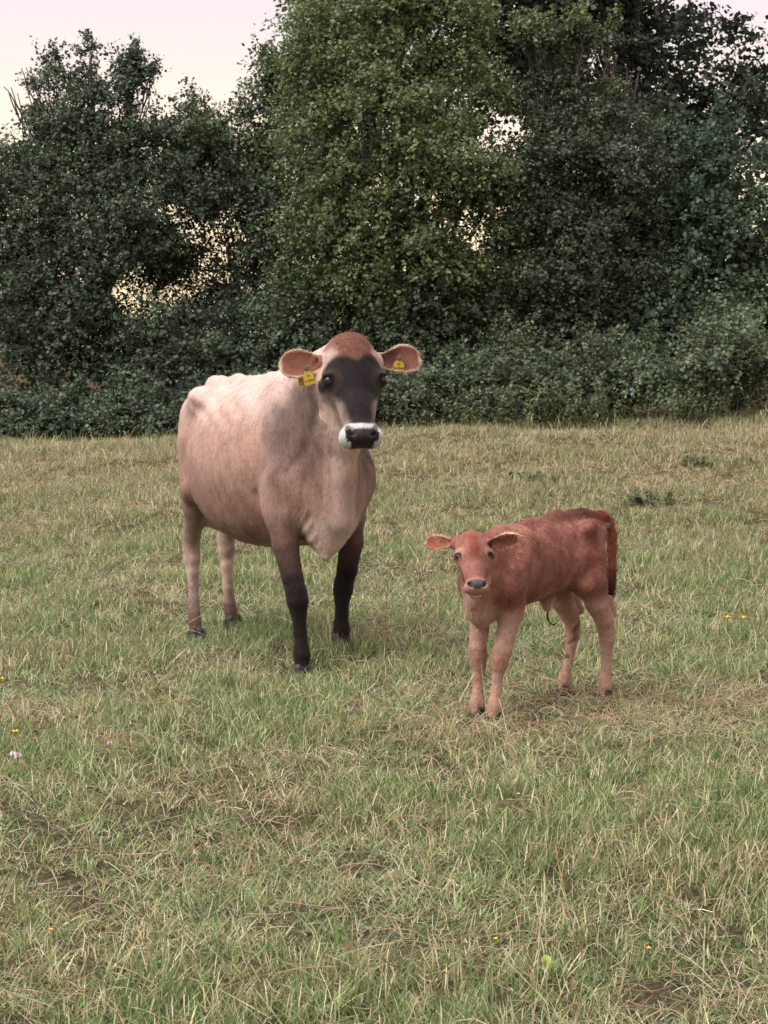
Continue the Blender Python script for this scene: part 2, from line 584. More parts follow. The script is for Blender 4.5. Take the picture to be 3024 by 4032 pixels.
# ------------------------------------------------------------------ the cow
COW_O = np.array([-.554, 9.324, 0.0]); COW_A = math.radians(-62.35)
cow = bpy.data.objects.new('cow', None); COL.objects.link(cow)
cow.location = COW_O; cow.rotation_euler = (0, 0, COW_A)
cow['label'] = 'large fawn cow with black face and white muzzle, yellow tags in both ears'
cow['category'] = 'cow'

def build_cow():
    V = Vol((-.98, -.46, -.07), (1.16, .46, 1.53), .0066)
    V.loft([(-.80, .04, .98, .86, .93), (-.76, .085, 1.07, .80, .94), (-.68, .135, 1.165, .74, .93), (-.55, .185, 1.205, .66, .92), (-.40, .235, 1.235, .585, .88),
            (-.22, .295, 1.230, .505, .84), (0, .328, 1.240, .470, .82), (.2, .322, 1.262, .475, .82), (.38, .278, 1.285, .50, .84),
            (.55, .215, 1.295, .52, .86), (.67, .165, 1.25, .54, .86), (.77, .13, 1.14, .60, .86), (.82, .06, 1.0, .70, .86)], 0.0, 1.75, 2.25)
    # spine, hooks, pins, tail head
    V.chain([(.45, 0, 1.275, .03), (.1, 0, 1.240, .020), (-.3, 0, 1.232, .020), (-.52, 0, 1.214, .026), (-.60, 0, 1.212, .026), (-.72, 0, 1.10, .03)], .05)
    for sg in (-1, 1):
        V.ell((-.38, sg * .170, 1.148), (.070, .042, .042), None, .085)
        V.cone((-.38, sg * .150, 1.14), (-.71, sg * .075, 1.04), .035, .04, .08)
        V.ell((-.72, sg * .08, 1.04), (.045, .04, .04), None, .05)
        V.ell((-.24, sg * .340, 1.09), (.11, .06, .08), None, .08, True)       # hollow before the hip
        # haunch
        V.ell((-.54, sg * .115, .93), (.16, .070, .22), None, .07)
        # shoulder blade and upper arm
        V.cone((.45, sg * .10, 1.20), (.61, sg * .150, .86), .07, .075, .09)
        V.ell((.645, sg * .150, .80), (.085, .065, .12), None, .07)
        V.cone((.61, sg * .155, .80), (.54, sg * .17, .68), .075, .07, .07)
    # neck, throat, brisket
    V.chain([(.48, 0, 1.06, .25), (.62, 0, 1.13, .20), (.74, .005, 1.22, .155), (.84, .01, 1.31, .120)], .09, ((0, 1, 0), .72))
    V.chain([(.60, 0, .93, .22), (.71, .0, 1.03, .140), (.77, .005, 1.13, .085)], .06, ((0, 1, 0), .80))
    V.chain([(.785, .0, 1.07, .045), (.800, -.008, .97, .056), (.79, -.015, .84, .064), (.765, -.02, .68, .070), (.71, -.02, .56, .055)], .07, ((0, 1, 0), .75))
    V.ell((.66, -.01, .72), (.14, .145, .16), None, .08)
    V.ell((.69, -.025, .595), (.09, .074, .085), None, .045)
    V.cone((.72, -.035, .57), (.725, -.042, .490), .050, .024, .035)
    # legs
    V.leg([(.54, -.165, .76, .090), (.60, -.190, .65, .072), (.640, -.196, .53, .060), (.685, -.184, .40, .049), (.708, -.176, .335, .047), (.714, -.172, .295, .048),
             (.716, -.168, .245, .036), (.728, -.166, .155, .032), (.742, -.167, .085, .037), (.748, -.168, .06, .041), (.764, -.172, -.012, .036)], .05, .012, .004)
    V.leg([(.50, .165, .76, .090), (.47, .200, .63, .070), (.455, .220, .51, .057), (.440, .208, .385, .047), (.428, .196, .325, .045), (.430, .190, .29, .046),
             (.436, .183, .245, .035), (.440, .178, .185, .032), (.440, .176, .145, .036), (.446, .175, .115, .040), (.452, .174, .06, .036)], .05, .012, .003)
    V.leg([(-.50, -.10, .92, .12), (-.45, -.135, .76, .105), (-.49, -.150, .62, .072), (-.555, -.145, .48, .050), (-.575, -.142, .41, .050), (-.572, -.140, .36, .050),
             (-.555, -.142, .29, .039), (-.525, -.150, .17, .034), (-.505, -.156, .09, .039), (-.495, -.158, .055, .042), (-.465, -.164, -.005, .038)], .05, .014, .011)
    V.cone((-.60, -.145, .50), (-.620, -.136, .415), .022, .030, .03)
    V.leg([(-.60, .10, .92, .12), (-.62, .14, .76, .105), (-.71, .150, .62, .075), (-.80, .152, .48, .050), (-.825, .152, .41, .050), (-.822, .150, .36, .050),
             (-.812, .150, .29, .040), (-.798, .150, .17, .034), (-.786, .152, .09, .039), (-.780, .156, .055, .042), (-.762, .163, .005, .038)], .05, .014, .011)
    V.cone((-.85, .158, .50), (-.872, .148, .415), .022, .030, .03)
    # udder between the hind legs
    V.ell((-.50, .02, .60), (.16, .13, .11), None, .05)
    # flank fold
    for sg in (-1, 1):
        V.cone((-.30, sg * .25, .72), (-.42, sg * .20, .70), .04, .05, .06)
    # tail hanging behind
    V.chain([(-.66, 0, 1.16, .03), (-.79, 0, 1.06, .026), (-.825, 0, .95, .020), (-.83, .03, .75, .017), (-.83, .05, .50, .014)], .02)
    hf = HeadFrame((.875, .016, 1.452), (1.096, -.045, 1.026), .05)
    build_head(V, hf, hf.L / .499, 1.0)
    V.cone(hf.w(.06, 0, -.12), (.80, .01, 1.24), .090, .115, .06)
    V.cone(hf.w(.10, 0, -.21), (.76, .0, 1.10), .055, .085, .04)
    ears = {}
    for sg in (-1, 1):
        base = hf.w(.095, sg * .085, -.105)
        up = .14 if sg > 0 else .03
        ax = hf.dirw(-.06 - up, sg * 1.0, -.10); ax /= np.linalg.norm(ax)
        nr = hf.dirw(.10, sg * -.10, 1.0)
        L = .245 if sg > 0 else .226
        V.cone(base - ax * .03, base + ax * .055, .048, .036, .03)
        V.ear(base, ax, nr, L, [(0, .029), (.22, .036), (.42, .055), (.62, .067), (.80, .062), (.92, .043), (1.0, .011)], .0062, .030, .016)
        V.ell(base + ax * .085 + hf.n * .018, (.055, .024, .020), np.stack([ax, np.cross(hf.n, ax), hf.n]), .012, True)
        a_ = ax; n_ = nr - a_ * (nr @ a_); n_ = n_ / np.linalg.norm(n_)
        ears[sg] = (base, a_, n_, np.cross(n_, a_), L)
    P, Q = surface_nets(V, 4)
    N = vnormals(P, Q)
    # ribs, skin folds and veins as relief
    x, y, z = P.T
    n_a = fnoise(P + 40, 4, 2)
    side = sstep(.10, .24, np.abs(y))
    rib = side * sstep(-.42, -.25, x) * (1 - sstep(.30, .46, x)) * sstep(.66, .80, z) * (1 - sstep(1.17, 1.24, z))
    ph = (x + .42 * (z - .95)) * 2 * np.pi / .088 + 2.2 * fnoise(P, 3.0, 2)
    dsp = rib * .0042 * np.sin(ph) * sstep(.25, .55, n_a) + .006 * side * sstep(1.0, 1.1, z) * (1 - sstep(1.18, 1.24, z)) * sstep(.40, .1, x) * np.sin((z + .30 * x) * 2 * np.pi / .075 + 3 * fnoise(P, 4, 2)) * sstep(-.45, -.3, x)
    hl = hf.loc(P)
    nearhead = 1 - sstep(.0, .05, -(hl[:, 2] + .20))
    neck = sstep(.52, .64, x) * sstep(.86, .98, z) * (1 - sstep(1.28, 1.36, z)) * sstep(.03, .09, np.abs(y)) * (hl[:, 2] < -.22)
    dsp = dsp + neck * .0022 * np.sin((x * .8 + .35 * z) * 2 * np.pi / .040 + 9 * fnoise(P, 5, 2)) * sstep(.35, .6, n_a)
    pit = sstep(.55, .66, x) * sstep(.50, .56, z) * (1 - sstep(.66, .78, z)) * (np.abs(np.abs(y) - .10) < .05)
    dsp = dsp + pit * .0030 * (np.abs(x - .64) < .12) * np.sin((np.abs(y) * 1.0 + .15 * z) * 2 * np.pi / .030)
    head_m = (hl[:, 0] > -.05) & (hl[:, 0] < .56) & (hl[:, 2] > -.22) & (np.abs(hl[:, 1]) < .13)
    dsp = dsp + (~head_m) * (.009 * (fnoise(P, 7, 2) - .5) + .005 * (fnoise(P * np.array([1, 1, .4]), 26, 2) - .5) * (z > .5))
    # shoulder edge, elbow fold and jugular groove
    def groove(a, b, w, d):
        return -d * np.exp(-(seg_dist(P * np.array([1, 0, 1]), a, b) / w) ** 2) * (np.abs(y) > .06)
    dsp = dsp + groove((.36, 0, 1.16), (.44, 0, .74), .030, .012) + groove((.44, 0, .74), (.47, 0, .58), .022, .010)
    dsp = dsp + groove((.80, 0, 1.12), (.70, 0, .86), .022, .010) + groove((.55, 0, 1.10), (.66, 0, .86), .030, .008)
    dsp = dsp - groove((.49, 0, 1.16), (.62, 0, .86), .05, .010)
    P = P + N * dsp[:, None]
    # ---- coat colours
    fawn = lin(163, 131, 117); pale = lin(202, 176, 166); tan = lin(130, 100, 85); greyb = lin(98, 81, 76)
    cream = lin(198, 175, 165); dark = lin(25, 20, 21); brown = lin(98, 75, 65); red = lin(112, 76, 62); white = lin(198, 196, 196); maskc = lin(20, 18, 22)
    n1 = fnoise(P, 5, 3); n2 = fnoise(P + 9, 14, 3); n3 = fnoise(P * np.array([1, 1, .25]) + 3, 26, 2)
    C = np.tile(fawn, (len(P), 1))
    C = mixc(C, np.tile(pale, (len(P), 1)), sstep(.98, 1.20, z + .14 * (n1 - .5)) * .9)  # coat paled towards the back, light from above put into the colour
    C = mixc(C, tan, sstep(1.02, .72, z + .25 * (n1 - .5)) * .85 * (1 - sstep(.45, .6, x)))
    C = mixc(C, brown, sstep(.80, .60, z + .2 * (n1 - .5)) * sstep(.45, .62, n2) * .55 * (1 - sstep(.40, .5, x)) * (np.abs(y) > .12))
    C = mixc(C, cream, sstep(.58, .48, z) * (1 - sstep(.28, .18, .35 - np.abs(y))) * .5 * (x > -.4) * (x < .5))
    # neck and shoulder greyer
    C = mixc(C, greyb, sstep(.46, .66, x + .25 * (n1 - .5)) * sstep(.72, .92, z) * (1 - sstep(1.16, 1.30, z + .1 * (n1 - .5))) * .85 * sstep(.06, .13, np.abs(y)))
    C = mixc(C, greyb * .9, sstep(.55, .7, x) * sstep(.5, .62, n3) * .5 * (z > .6))
    C = mixc(C, tan, sstep(.56, .66, x) * (1 - sstep(.82, .95, z)) * .35)
    # brisket and throat pale
    C = mixc(C, cream, sstep(.60, .68, x) * sstep(.68, .60, z + .06 * (n1 - .5)) * (1 - sstep(.10, .16, np.abs(y + .02))) * .85)
    C = mixc(C, cream, sstep(.70, .8, x) * (1 - sstep(.045, .085, np.abs(y + .01))) * (z < 1.25) * .45)
    # rump dark side, hind legs
    rear = sstep(-.55, -.72, x + .12 * (n1 - .5)) * (z > .55)
    C = mixc(C, brown, rear * .35)
    hind = sstep(.70, .52, z + .1 * (n1 - .5)) * sstep(-.36, -.42, x)
    C = mixc(C, lin(140, 120, 110), hind * .9)
    C = mixc(C, lin(196, 172, 156), hind * sstep(.44, .38, z) * sstep(.14, .24, z) * sstep(.45, .60, n2) * .6)
    C = mixc(C, lin(190, 166, 150), hind * sstep(.0, .03, (np.abs(y) < .15) * (.15 - np.abs(y))) * .6 * (z > .1))
    C = mixc(C, brown * .7, sstep(.17, .07, z + .05 * (n1 - .5)) * hind * .8)
    # front legs black below the elbow
    fdr = sstep(.80, .52, z + .12 * (n1 - .5) + (.10 * (y < 0)) * 0) * (x > .36) * (np.abs(y) > .085)
    legonly = np.minimum(1, sstep(.125, .070, seg_dist(P, (.60, -.2, .65), (.69, -.18, .38))) + sstep(.125, .070, seg_dist(P, (.47, .21, .64), (.44, .20, .38))) + sstep(.56, .36, z + .06 * (n1 - .5)))
    C = mixc(C, lin(82, 62, 55), fdr * legonly * .9)
    C = mixc(C, dark, sstep(.60, .34, z + .12 * (n1 - .5)) * (x > .36) * legonly * (np.abs(y) > .085) * .95)
    shin = sstep(.40, .30, z) * (x > .36) * (np.abs(y) < .152) * .0
    # head
    hu, hv, hn = hl.T
    ah = np.abs(hv)
    inhead = sstep(-.06, -.03, hu) * (hn > np.interp(hu, [.0, .15, .3, .5], [-.18, -.21, -.195, -.17])) * (np.abs(hv) < .15) * (hu < .6) * (P[:, 0] > .78)
    Hc = np.tile(lin(184, 160, 148), (len(P), 1))                        # cheeks
    Hc = mixc(Hc, lin(176, 150, 138), sstep(.16, .08, hu))
    Hc = mixc(Hc, lin(140, 94, 76), sstep(.17, .10, hu) * sstep(.10, .05, ah))
    Hc = mixc(Hc, red, sstep(.100, .055, hu + .03 * (n2 - .5)) * sstep(.085, .05, ah) * (hn > -.16))
    Hc = mixc(Hc, red * 1.1, sstep(.16, .09, hu + .05 * (n2 - .5) + ah * .7) * (hn > -.12))
    mw = np.interp(hu, [.08, .11, .15, .20, .25, .31, .38, .43], [.06, .100, .140, .160, .122, .082, .068, .064])
    soft = .016 + .014 * sstep(.22, .30, hu)
    mask = sstep(mw + soft, mw - soft, ah + .026 * (n2 - .5)) * sstep(.085, .128, hu + .05 * (n2 - .5) - .55 * np.clip(.035 - ah, 0, 1)) * sstep(-.165, -.125, hn)
    Hc = mixc(Hc, maskc, np.clip(mask * .97, 0, 1))
    Hc = mixc(Hc, lin(78, 62, 54), sstep(.026, .010, np.abs(np.hypot(hu - .212, ah - .112) - .036)) * .40)
    Hc = mixc(Hc, lin(16, 13, 13), sstep(.030, .022, np.hypot(hu - .203, ah - .120)) * .8)
    # white ring of the muzzle, dark pad
    ringw = sstep(.420, .432, hu + .012 * (n2 - .5) + .25 * np.clip(ah - .045, 0, 1) * 0) * (hn > -.15)
    Hc = mixc(Hc, white, ringw)
    Hc = mixc(Hc, lin(190, 170, 150), ringw * sstep(-.095, -.12, hn) * .7)
    padw = np.interp(hu, [.446, .458, .480, .50, .53], [.052, .072, .070, .050, .040])
    pad = sstep(padw + .006, padw - .006, ah) * sstep(.446, .456, hu) * (hn > -.112)
    padc = lin(64, 56, 58)
    Hc = mixc(Hc, padc, pad)
    Hc = mixc(Hc, lin(46, 34, 32), pad * sstep(.478, .495, hu))
    nos = np.hypot((hu - .470) / 1.35, (ah - .056) / .75) < .022
    Hc = mixc(Hc, lin(18, 14, 14), nos * (hn < .004) * .9)
    Hc = mixc(Hc, lin(60, 48, 42), (1 - sstep(.006, .012, np.abs(hn + .105))) * (hu > .45) * .8)
    C = mixc(C, Hc, inhead)
    wet = pad * inhead * .75
    # ears
    for sg in (-1, 1):
        base, a_, n_, b_, L = ears[sg]
        q = P - base
        A = q @ a_ / L; Bq = q @ b_; Cn = N @ n_
        isE = (A > .18) & (A < 1.1) & (np.abs(Bq) < .085) & (np.abs(q @ n_) < .06)
        inner = isE * sstep(.0, .35, Cn)
        ec = mixc(np.tile(lin(170, 136, 122), (len(P), 1)), lin(122, 82, 68), inner)
        dirt = sstep(.30, .62, n2) * inner * (1 - sstep(.5, .95, A)) 
        ec = mixc(ec, lin(72, 44, 36), dirt * .85)
        ec = mixc(ec, lin(122, 68, 52), inner * sstep(.5, .35, n1) * .5)
        hwA = np.interp(A, [0, .22, .42, .62, .80, .92, 1.0], [.029, .036, .055, .067, .062, .043, .011])
        rim = isE * np.maximum(sstep(.80, .97, np.abs(Bq) / np.maximum(hwA, .01)), sstep(.90, .98, A))
        ec = mixc(ec, lin(214, 186, 165), rim * .8)
        C = np.where(isE[:, None], ec, C)
    n4 = fnoise(P * np.array([1.0, 1.0, .22]) + 60, 60, 3); n5 = fnoise(P + 80, 11, 3)
    C = np.clip(C * (1 + .16 * (n2 - .5) + .20 * (n4 - .5) + .18 * (n5 - .5))[:, None], 0, 1)
    return P, Q, N, C, wet, hf, ears, hl

cP, cQ, cN, cC, cWet, cHF, cEars, cHL = build_cow()
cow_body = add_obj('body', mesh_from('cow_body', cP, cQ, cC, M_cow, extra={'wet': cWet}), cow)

# hooves
for (fx, fy), ang in (((.766, -.174), -.1), ((.449, .173), .05), ((-.449, -.167), -.05), ((-.759, .167), .1)):
    wx = COW_O[0] + fx * math.cos(COW_A) - fy * math.sin(COW_A)
    wy = COW_O[1] + fx * math.sin(COW_A) + fy * math.cos(COW_A)
    add_obj('hoof', hoof_mesh('cow_hoof', .9, ang, .005), cow, loc=(fx + .008, fy, float(G(wx, wy)) - .004))
for sg in (-1, 1):
    ep, dv = eye_pos(cHF, 1.0, 1.0, sg)
    add_obj('eye', eye_mesh('cow_eye', .0235, dv, 0), cow, loc=ep)

def coat_hair(name, P, N, C, parent, length, width, count, seed, flow_dir, weight=None, lift=.3, jit=.35):
    f = np.tile(np.array(flow_dir, float), (len(P), 1))
    V, T, K = hair_mesh(P, N, C, f, length, width, count, seed, lift, jit, weight, (.62, 1.38))
    o = add_obj(name, mesh_from(name, V, T, K, M_hair, smooth=False), parent, kind='stuff')
    return o

# poll tuft, ear fringes and muzzle bristles of the cow
hu, hv, hn = cHL.T
w_t = ((hu < .13) & (hu > -.06) & (np.abs(hv) < .075) & (hn > -.16)).astype(float)
w_e = np.zeros(len(cP)); fl_e = np.zeros((len(cP), 3))
for sg in (-1, 1):
    base, a_, n_, b_, L = cEars[sg]
    q = cP - base; A = q @ a_ / L; Bq = q @ b_
    hwA = np.interp(A, [0, .22, .42, .62, .80, .92, 1.0], [.029, .036, .055, .067, .062, .043, .011])
    m = (A > .3) & (A < 1.1) & (np.abs(q @ n_) < .06) & ((np.abs(Bq) > .82 * hwA) | (A > .93))
    w_e[m] = 1
    fl_e[m] = (np.sign(Bq)[:, None] * b_ + .5 * a_)[m]
V1, T1, K1 = hair_mesh(cP, cN, cC, np.tile(cHF.dirw(.6, 0, .1), (len(cP), 1)), .012, .0005, 4200, 3, .10, .22, w_t)
V2, T2, K2 = hair_mesh(cP, cN, cC * 1.05, fl_e, .006, .0004, 3600, 4, .15, .25, w_e)
add_obj('head_hair', mesh_from('cow_head_hair', np.concatenate([V1, V2]), np.concatenate([T1, T2 + len(V1)]), np.concatenate([K1, K2]), M_hair, smooth=False), cow, kind='stuff')
w_body = (1 - .0 * hu); w_body = np.where((hu > -.05) & (hn > -.2) & (hu < .56), .35, 1.0) * (cP[:, 2] > .05)
coat_hair('coat_hair', cP, cN, cC, cow, .013, .0009, 60000, 5, (-.6, 0, -.8), w_body, .05, .25)

# ear tags
def text_mesh(body, size):
    cu = bpy.data.curves.new('tag_text', 'FONT'); cu.body = body; cu.size = size
    cu.align_x = 'CENTER'; cu.align_y = 'CENTER'; cu.extrude = .0004
    ob = bpy.data.objects.new('tmp_text', cu)
    COL.objects.link(ob)
    dg = bpy.context.evaluated_depsgraph_get()
    me = bpy.data.meshes.new_from_object(ob.evaluated_get(dg))
    bpy.data.objects.remove(ob)
    me.materials.clear(); me.materials.append(M_print)
    return me

def tag_plate(name, w, h, t=.0022):
    out = [(-.09, .5), (.09, .5), (.13, .44), (.14, .30), (.22, .22), (.40, .08), (.48, -.05), (.5, -.42), (.46, -.5), (-.46, -.5), (-.5, -.42), (-.48, -.05), (-.40, .08), (-.22, .22), (-.14, .30), (-.13, .44)]
    n = len(out)
    def bend(y): return -.10 * w * (y * 2) ** 2 * .3
    vs_ = [(x * w, y * h, bend(y) + t / 2) for x, y in out] + [(x * w, y * h, bend(y) - t / 2) for x, y in out]
    me = bpy.data.meshes.new(name)
    fs = [tuple(range(n)), tuple(range(2 * n - 1, n - 1, -1))] + [(i, i + n, (i + 1) % n + n, (i + 1) % n) for i in range(n)]
    me.from_pydata(vs_, [], fs); me.materials.append(M_tag)
    return me

def disc_mesh(name, r, t, mat):
    n = 14
    vs_ = [(r * math.cos(2 * math.pi * i / n), r * math.sin(2 * math.pi * i / n), z) for z in (0, t * .7) for i in range(n)]
    vs_ += [(.6 * r * math.cos(2 * math.pi * i / n), .6 * r * math.sin(2 * math.pi * i / n), t) for i in range(n)]
    fs = [tuple(range(2 * n, 3 * n)), tuple(range(n - 1, -1, -1))]
    for k in (0, 1):
        fs += [(k * n + i, k * n + (i + 1) % n, (k + 1) * n + (i + 1) % n, (k + 1) * n + i) for i in range(n)]
    me = bpy.data.meshes.new(name); me.from_pydata(vs_, [], fs); me.materials.append(mat)
    return me

def place_tag(sg, hole_a, hole_b, tilt, size, lines, nrm_extra):
    base, a_, n_, b_, L = cEars[sg]
    hole = base + a_ * L * hole_a + np.array([0, 0, 1.0]) * hole_b - n_ * .004
    # plate hangs down from the hole, facing forwards
    dn = np.array([0, 0, -1.0]) + tilt * a_ ; dn /= np.linalg.norm(dn)
    nr = n_ + nrm_extra * a_; nr -= dn * (nr @ dn); nr /= np.linalg.norm(nr)
    xx = np.cross(-dn, nr)
    w, h = size
    M = Matrix(((xx[0], -dn[0], nr[0], 0), (xx[1], -dn[1], nr[1], 0), (xx[2], -dn[2], nr[2], 0), (0, 0, 0, 1)))
    M.translation = Vector(hole + dn * h * .40 + nr * (.030 if sg > 0 else .048))
    pl = add_obj('ear_tag', tag_plate('ear_tag', w, h), cow)
    pl.matrix_local = M
    st = add_obj('tag_stud', disc_mesh('tag_stud', .011, .006, M_stud), pl, loc=(0, h * .40, .001))
    for body, sz, yy in lines:
        tx = add_obj('tag_print', text_mesh(body, sz), pl, loc=(0, h * yy, .0018 - .03 * w * (2 * yy) ** 2))
    # rear plate of the tag behind the ear
    M2 = M.copy(); M2.translation = Vector(hole + dn * h * .46 - nr * .034 + a_ * .016)
    rp = add_obj('ear_tag_back', tag_plate('ear_tag_back', w * .9, h * .95), cow)
    rp.matrix_local = M2

place_tag(1, .52, .010, -.10, (.050, .064), [('UK', .011, -.02), ('A.2344', .0165, -.28)], .0)
place_tag(-1, .50, -.016, -.22, (.047, .080), [('UK', .011, -.02), ('A.2344', .0145, -.28)], .0)

# ------------------------------------------------------------------ the calf
CALF_O = np.array([.59, 7.667, 0.0]); CALF_A = math.radians(-131.1)
calf = bpy.data.objects.new('calf', None); COL.objects.link(calf)
calf.location = CALF_O; calf.rotation_euler = (0, 0, CALF_A)
calf['label'] = 'small red-brown newborn calf standing beside the cow'
calf['category'] = 'calf'

def build_calf():
    V = Vol((-.55, -.25, -.03), (.66, .34, .79), .0042)
    V.loft([(-.425, .02, .66, .56, .61), (-.405, .035, .695, .52, .62), (-.35, .062, .722, .455, .61), (-.26, .090, .735, .455, .60), (-.13, .112, .737, .440, .58),
            (0, .120, .724, .424, .565), (.12, .116, .706, .410, .56), (.22, .104, .696, .398, .56), (.31, .088, .678, .400, .56), (.38, .075, .62, .40, .54), (.42, .03, .57, .45, .52)], 0.0, 1.8, 2.2)
    V.chain([(.26, 0, .685, .022), (.05, 0, .708, .018), (-.13, 0, .728, .018), (-.30, 0, .718, .022), (-.40, 0, .700, .022)], .035)
    for sg in (-1, 1):
        V.ell((-.20, sg * .098, .690), (.036, .024, .024), None, .025)
        V.cone((-.20, sg * .085, .69), (-.38, sg * .030, .655), .022, .022, .04)
        V.ell((-.135, sg * .140, .635), (.045, .030, .040), None, .035, True)
        V.ell((-.34, sg * .098, .62), (.04, .022, .035), None, .03, True)
        V.ell((-.245, sg * .075, .55), (.090, .040, .13), None, .05)
        V.cone((.17, sg * .06, .67), (.29, sg * .090, .50), .040, .050, .05)
        V.ell((.290, sg * .074, .50), (.055, .038, .070), None, .04)
        V.cone((.285, sg * .078, .49), (.245, sg * .074, .42), .040, .034, .03)
    # neck and brisket
    V.chain([(.24, .0, .59, .105), (.33, .014, .605, .076), (.41, .038, .625, .062)], .05, ((0, 1, 0), .8))
    V.chain([(.29, 0, .50, .078), (.355, .022, .525, .046), (.41, .05, .56, .032)], .05, ((0, 1, 0), .85))
    V.chain([(.430, .06, .53, .022), (.400, .03, .47, .026), (.372, .003, .41, .030), (.335, -.01, .372, .030)], .035)
    V.ell((.312, 0, .435), (.062, .062, .060), None, .035)
    # legs
    V.leg([(.248, .074, .45, .044), (.256, .070, .395, .041), (.272, .064, .325, .038), (.293, .059, .262, .036), (.303, .056, .232, .0365), (.306, .054, .205, .032),
             (.312, .052, .165, .0225), (.316, .050, .115, .0205), (.320, .049, .070, .0265), (.322, .048, .052, .0285), (.327, .046, .018, .025)], .03, .008, .0020)
    V.leg([(.250, -.074, .45, .044), (.262, -.072, .395, .041), (.276, -.065, .31, .036), (.286, -.061, .25, .035), (.288, -.059, .225, .0355), (.289, -.058, .198, .031),
             (.290, -.057, .155, .0235), (.292, -.056, .105, .0215), (.297, -.055, .065, .0265), (.300, -.054, .048, .0285), (.308, -.052, .018, .025)], .03, .008, .0025)
    V.leg([(-.24, .075, .56, .062), (-.230, .090, .48, .062), (-.262, .098, .39, .050), (-.310, .097, .325, .043), (-.336, .092, .275, .037), (-.345, .090, .235, .034),
             (-.345, .089, .19, .027), (-.343, .089, .13, .0235), (-.336, .090, .07, .029), (-.333, .091, .05, .0305), (-.327, .093, .015, .026)], .03, .008, .0055)
    V.cone((-.345, .097, .40), (-.378, .092, .335), .014, .018, .025)
    V.leg([(-.26, -.075, .56, .062), (-.250, -.092, .48, .062), (-.298, -.102, .39, .055), (-.345, -.095, .325, .043), (-.366, -.092, .275, .037), (-.366, -.091, .235, .034),
             (-.355, -.091, .19, .027), (-.338, -.091, .13, .0235), (-.318, -.093, .07, .029), (-.312, -.094, .05, .0305), (-.302, -.096, .015, .026)], .03, .008, .0065)
    V.cone((-.385, -.098, .395), (-.412, -.092, .330), .014, .018, .025)
    V.cone((-.16, .10, .46), (-.21, .08, .47), .03, .04, .04)
    # navel
    V.cone((-.06, 0, .415), (-.065, .0, .385), .028, .016, .025)
    # tail
    V.chain([(-.37, 0, .712, .022), (-.430, 0, .714, .020), (-.475, 0, .690, .019), (-.498, 0, .640, .018), (-.503, .0, .58, .018), (-.494, .005, .50, .017), (-.474, .008, .43, .016), (-.468, .01, .38, .012)], .010)
    hf = HeadFrame((.425, .020, .716), (.512, .115, .524), .0)
    s = hf.L / .5
    build_head(V, hf, s, .575, True)
    V.cone(hf.w(.06 * s, 0, -.13 * s), (.37, .02, .61), .050, .064, .03)
    V.cone(hf.w(.17 * s, 0, -.18 * s), (.38, .03, .55), .032, .044, .03)
    ears = {}
    hwl = [(0, .015), (.22, .018), (.42, .025), (.62, .029), (.80, .026), (.92, .017), (1.0, .005)]
    for sg in (-1, 1):
        base = hf.w((.055 if sg < 0 else .075) * s, sg * .052, -.105 * s)
        if sg < 0:
            ax = hf.dirw(-.22, -1.0, -.25); nr = hf.dirw(.25, .15, 1.0)
        else:
            ax = np.array([.44, .238, .707]) - base; nr = np.array([.78, .63, -.25])
        ax /= np.linalg.norm(ax)
        L = .125 if sg < 0 else np.linalg.norm(np.array([.44, .238, .707]) - base)
        V.cone(base - ax * .015, base + ax * .028, .023, .017, .015)
        V.ear(base, ax, nr, L, hwl, .0042, .013, .008)
        n_ = nr - ax * (nr @ ax); n_ /= np.linalg.norm(n_)
        V.ell(base + ax * .042 + n_ * .009, (.026, .012, .010), np.stack([ax, np.cross(n_, ax), n_]), .006, True)
        ears[sg] = (base, ax, n_, np.cross(n_, ax), L)
    P, Q = surface_nets(V, 4)
    N = vnormals(P, Q)
    x, y, z = P.T
    hl = hf.loc(P) / s
    head_m = (hl[:, 0] > -.05) & (hl[:, 0] < .58) & (hl[:, 2] > -.24) & (np.abs(hl[:, 1]) < .15)
    side = sstep(.05, .10, np.abs(y)) * sstep(-.16, -.08, x) * (1 - sstep(.16, .24, x)) * sstep(.45, .53, z) * (1 - sstep(.68, .72, z))
    dsp = side * .0022 * np.sin((x + .35 * (z - .5)) * 2 * np.pi / .050 + 4 * fnoise(P, 8, 2)) * sstep(.38, .62, fnoise(P + 30, 9, 2))
    dsp = dsp + (~head_m) * .006 * (fnoise(P, 22, 3) - .5)
    P = P + N * dsp[:, None]
    n1 = fnoise(P, 10, 3); n2 = fnoise(P + 5, 26, 3)
    base_c = lin(148, 100, 87); deep = lin(108, 67, 57); lt = lin(176, 143, 127); buff = lin(186, 146, 120)
    C = np.tile(base_c, (len(P), 1))
    C = mixc(C, deep, sstep(.42, .62, n1) * .65)
    C = mixc(C, deep, sstep(.46, .60, fnoise(P * np.array([1.0, 1.0, .45]) + 70, 40, 3)) * .45)
    C = mixc(C, deep * .8, sstep(.69, .735, z + .03 * (n2 - .5)) * sstep(.03, -.2, x) * .9 * (1 - sstep(.03, .06, np.abs(y))))
    C = mixc(C, lt, sstep(.46, .36, z + .06 * (n1 - .5)) * .95)
    C = mixc(C, lt, sstep(.30, .40, x) * sstep(.56, .46, z + .05 * (n1 - .5)) * (1 - sstep(.05, .085, np.abs(y))) * .8)
    C = mixc(C, lin(160, 120, 104), sstep(.45, .2, z) * sstep(.50, .62, n2) * .6)
    # reddish knees of the front legs, dark wet streaks on the far hind leg
    C = mixc(C, lin(150, 108, 92), (1 - sstep(.025, .06, np.abs(z - .22))) * (x > .2) * .7)
    C = mixc(C, deep, sstep(.40, .44, z) * (1 - sstep(.44, .50, z)) * (x > .13) * (x < .24) * (y > .05) * .9)
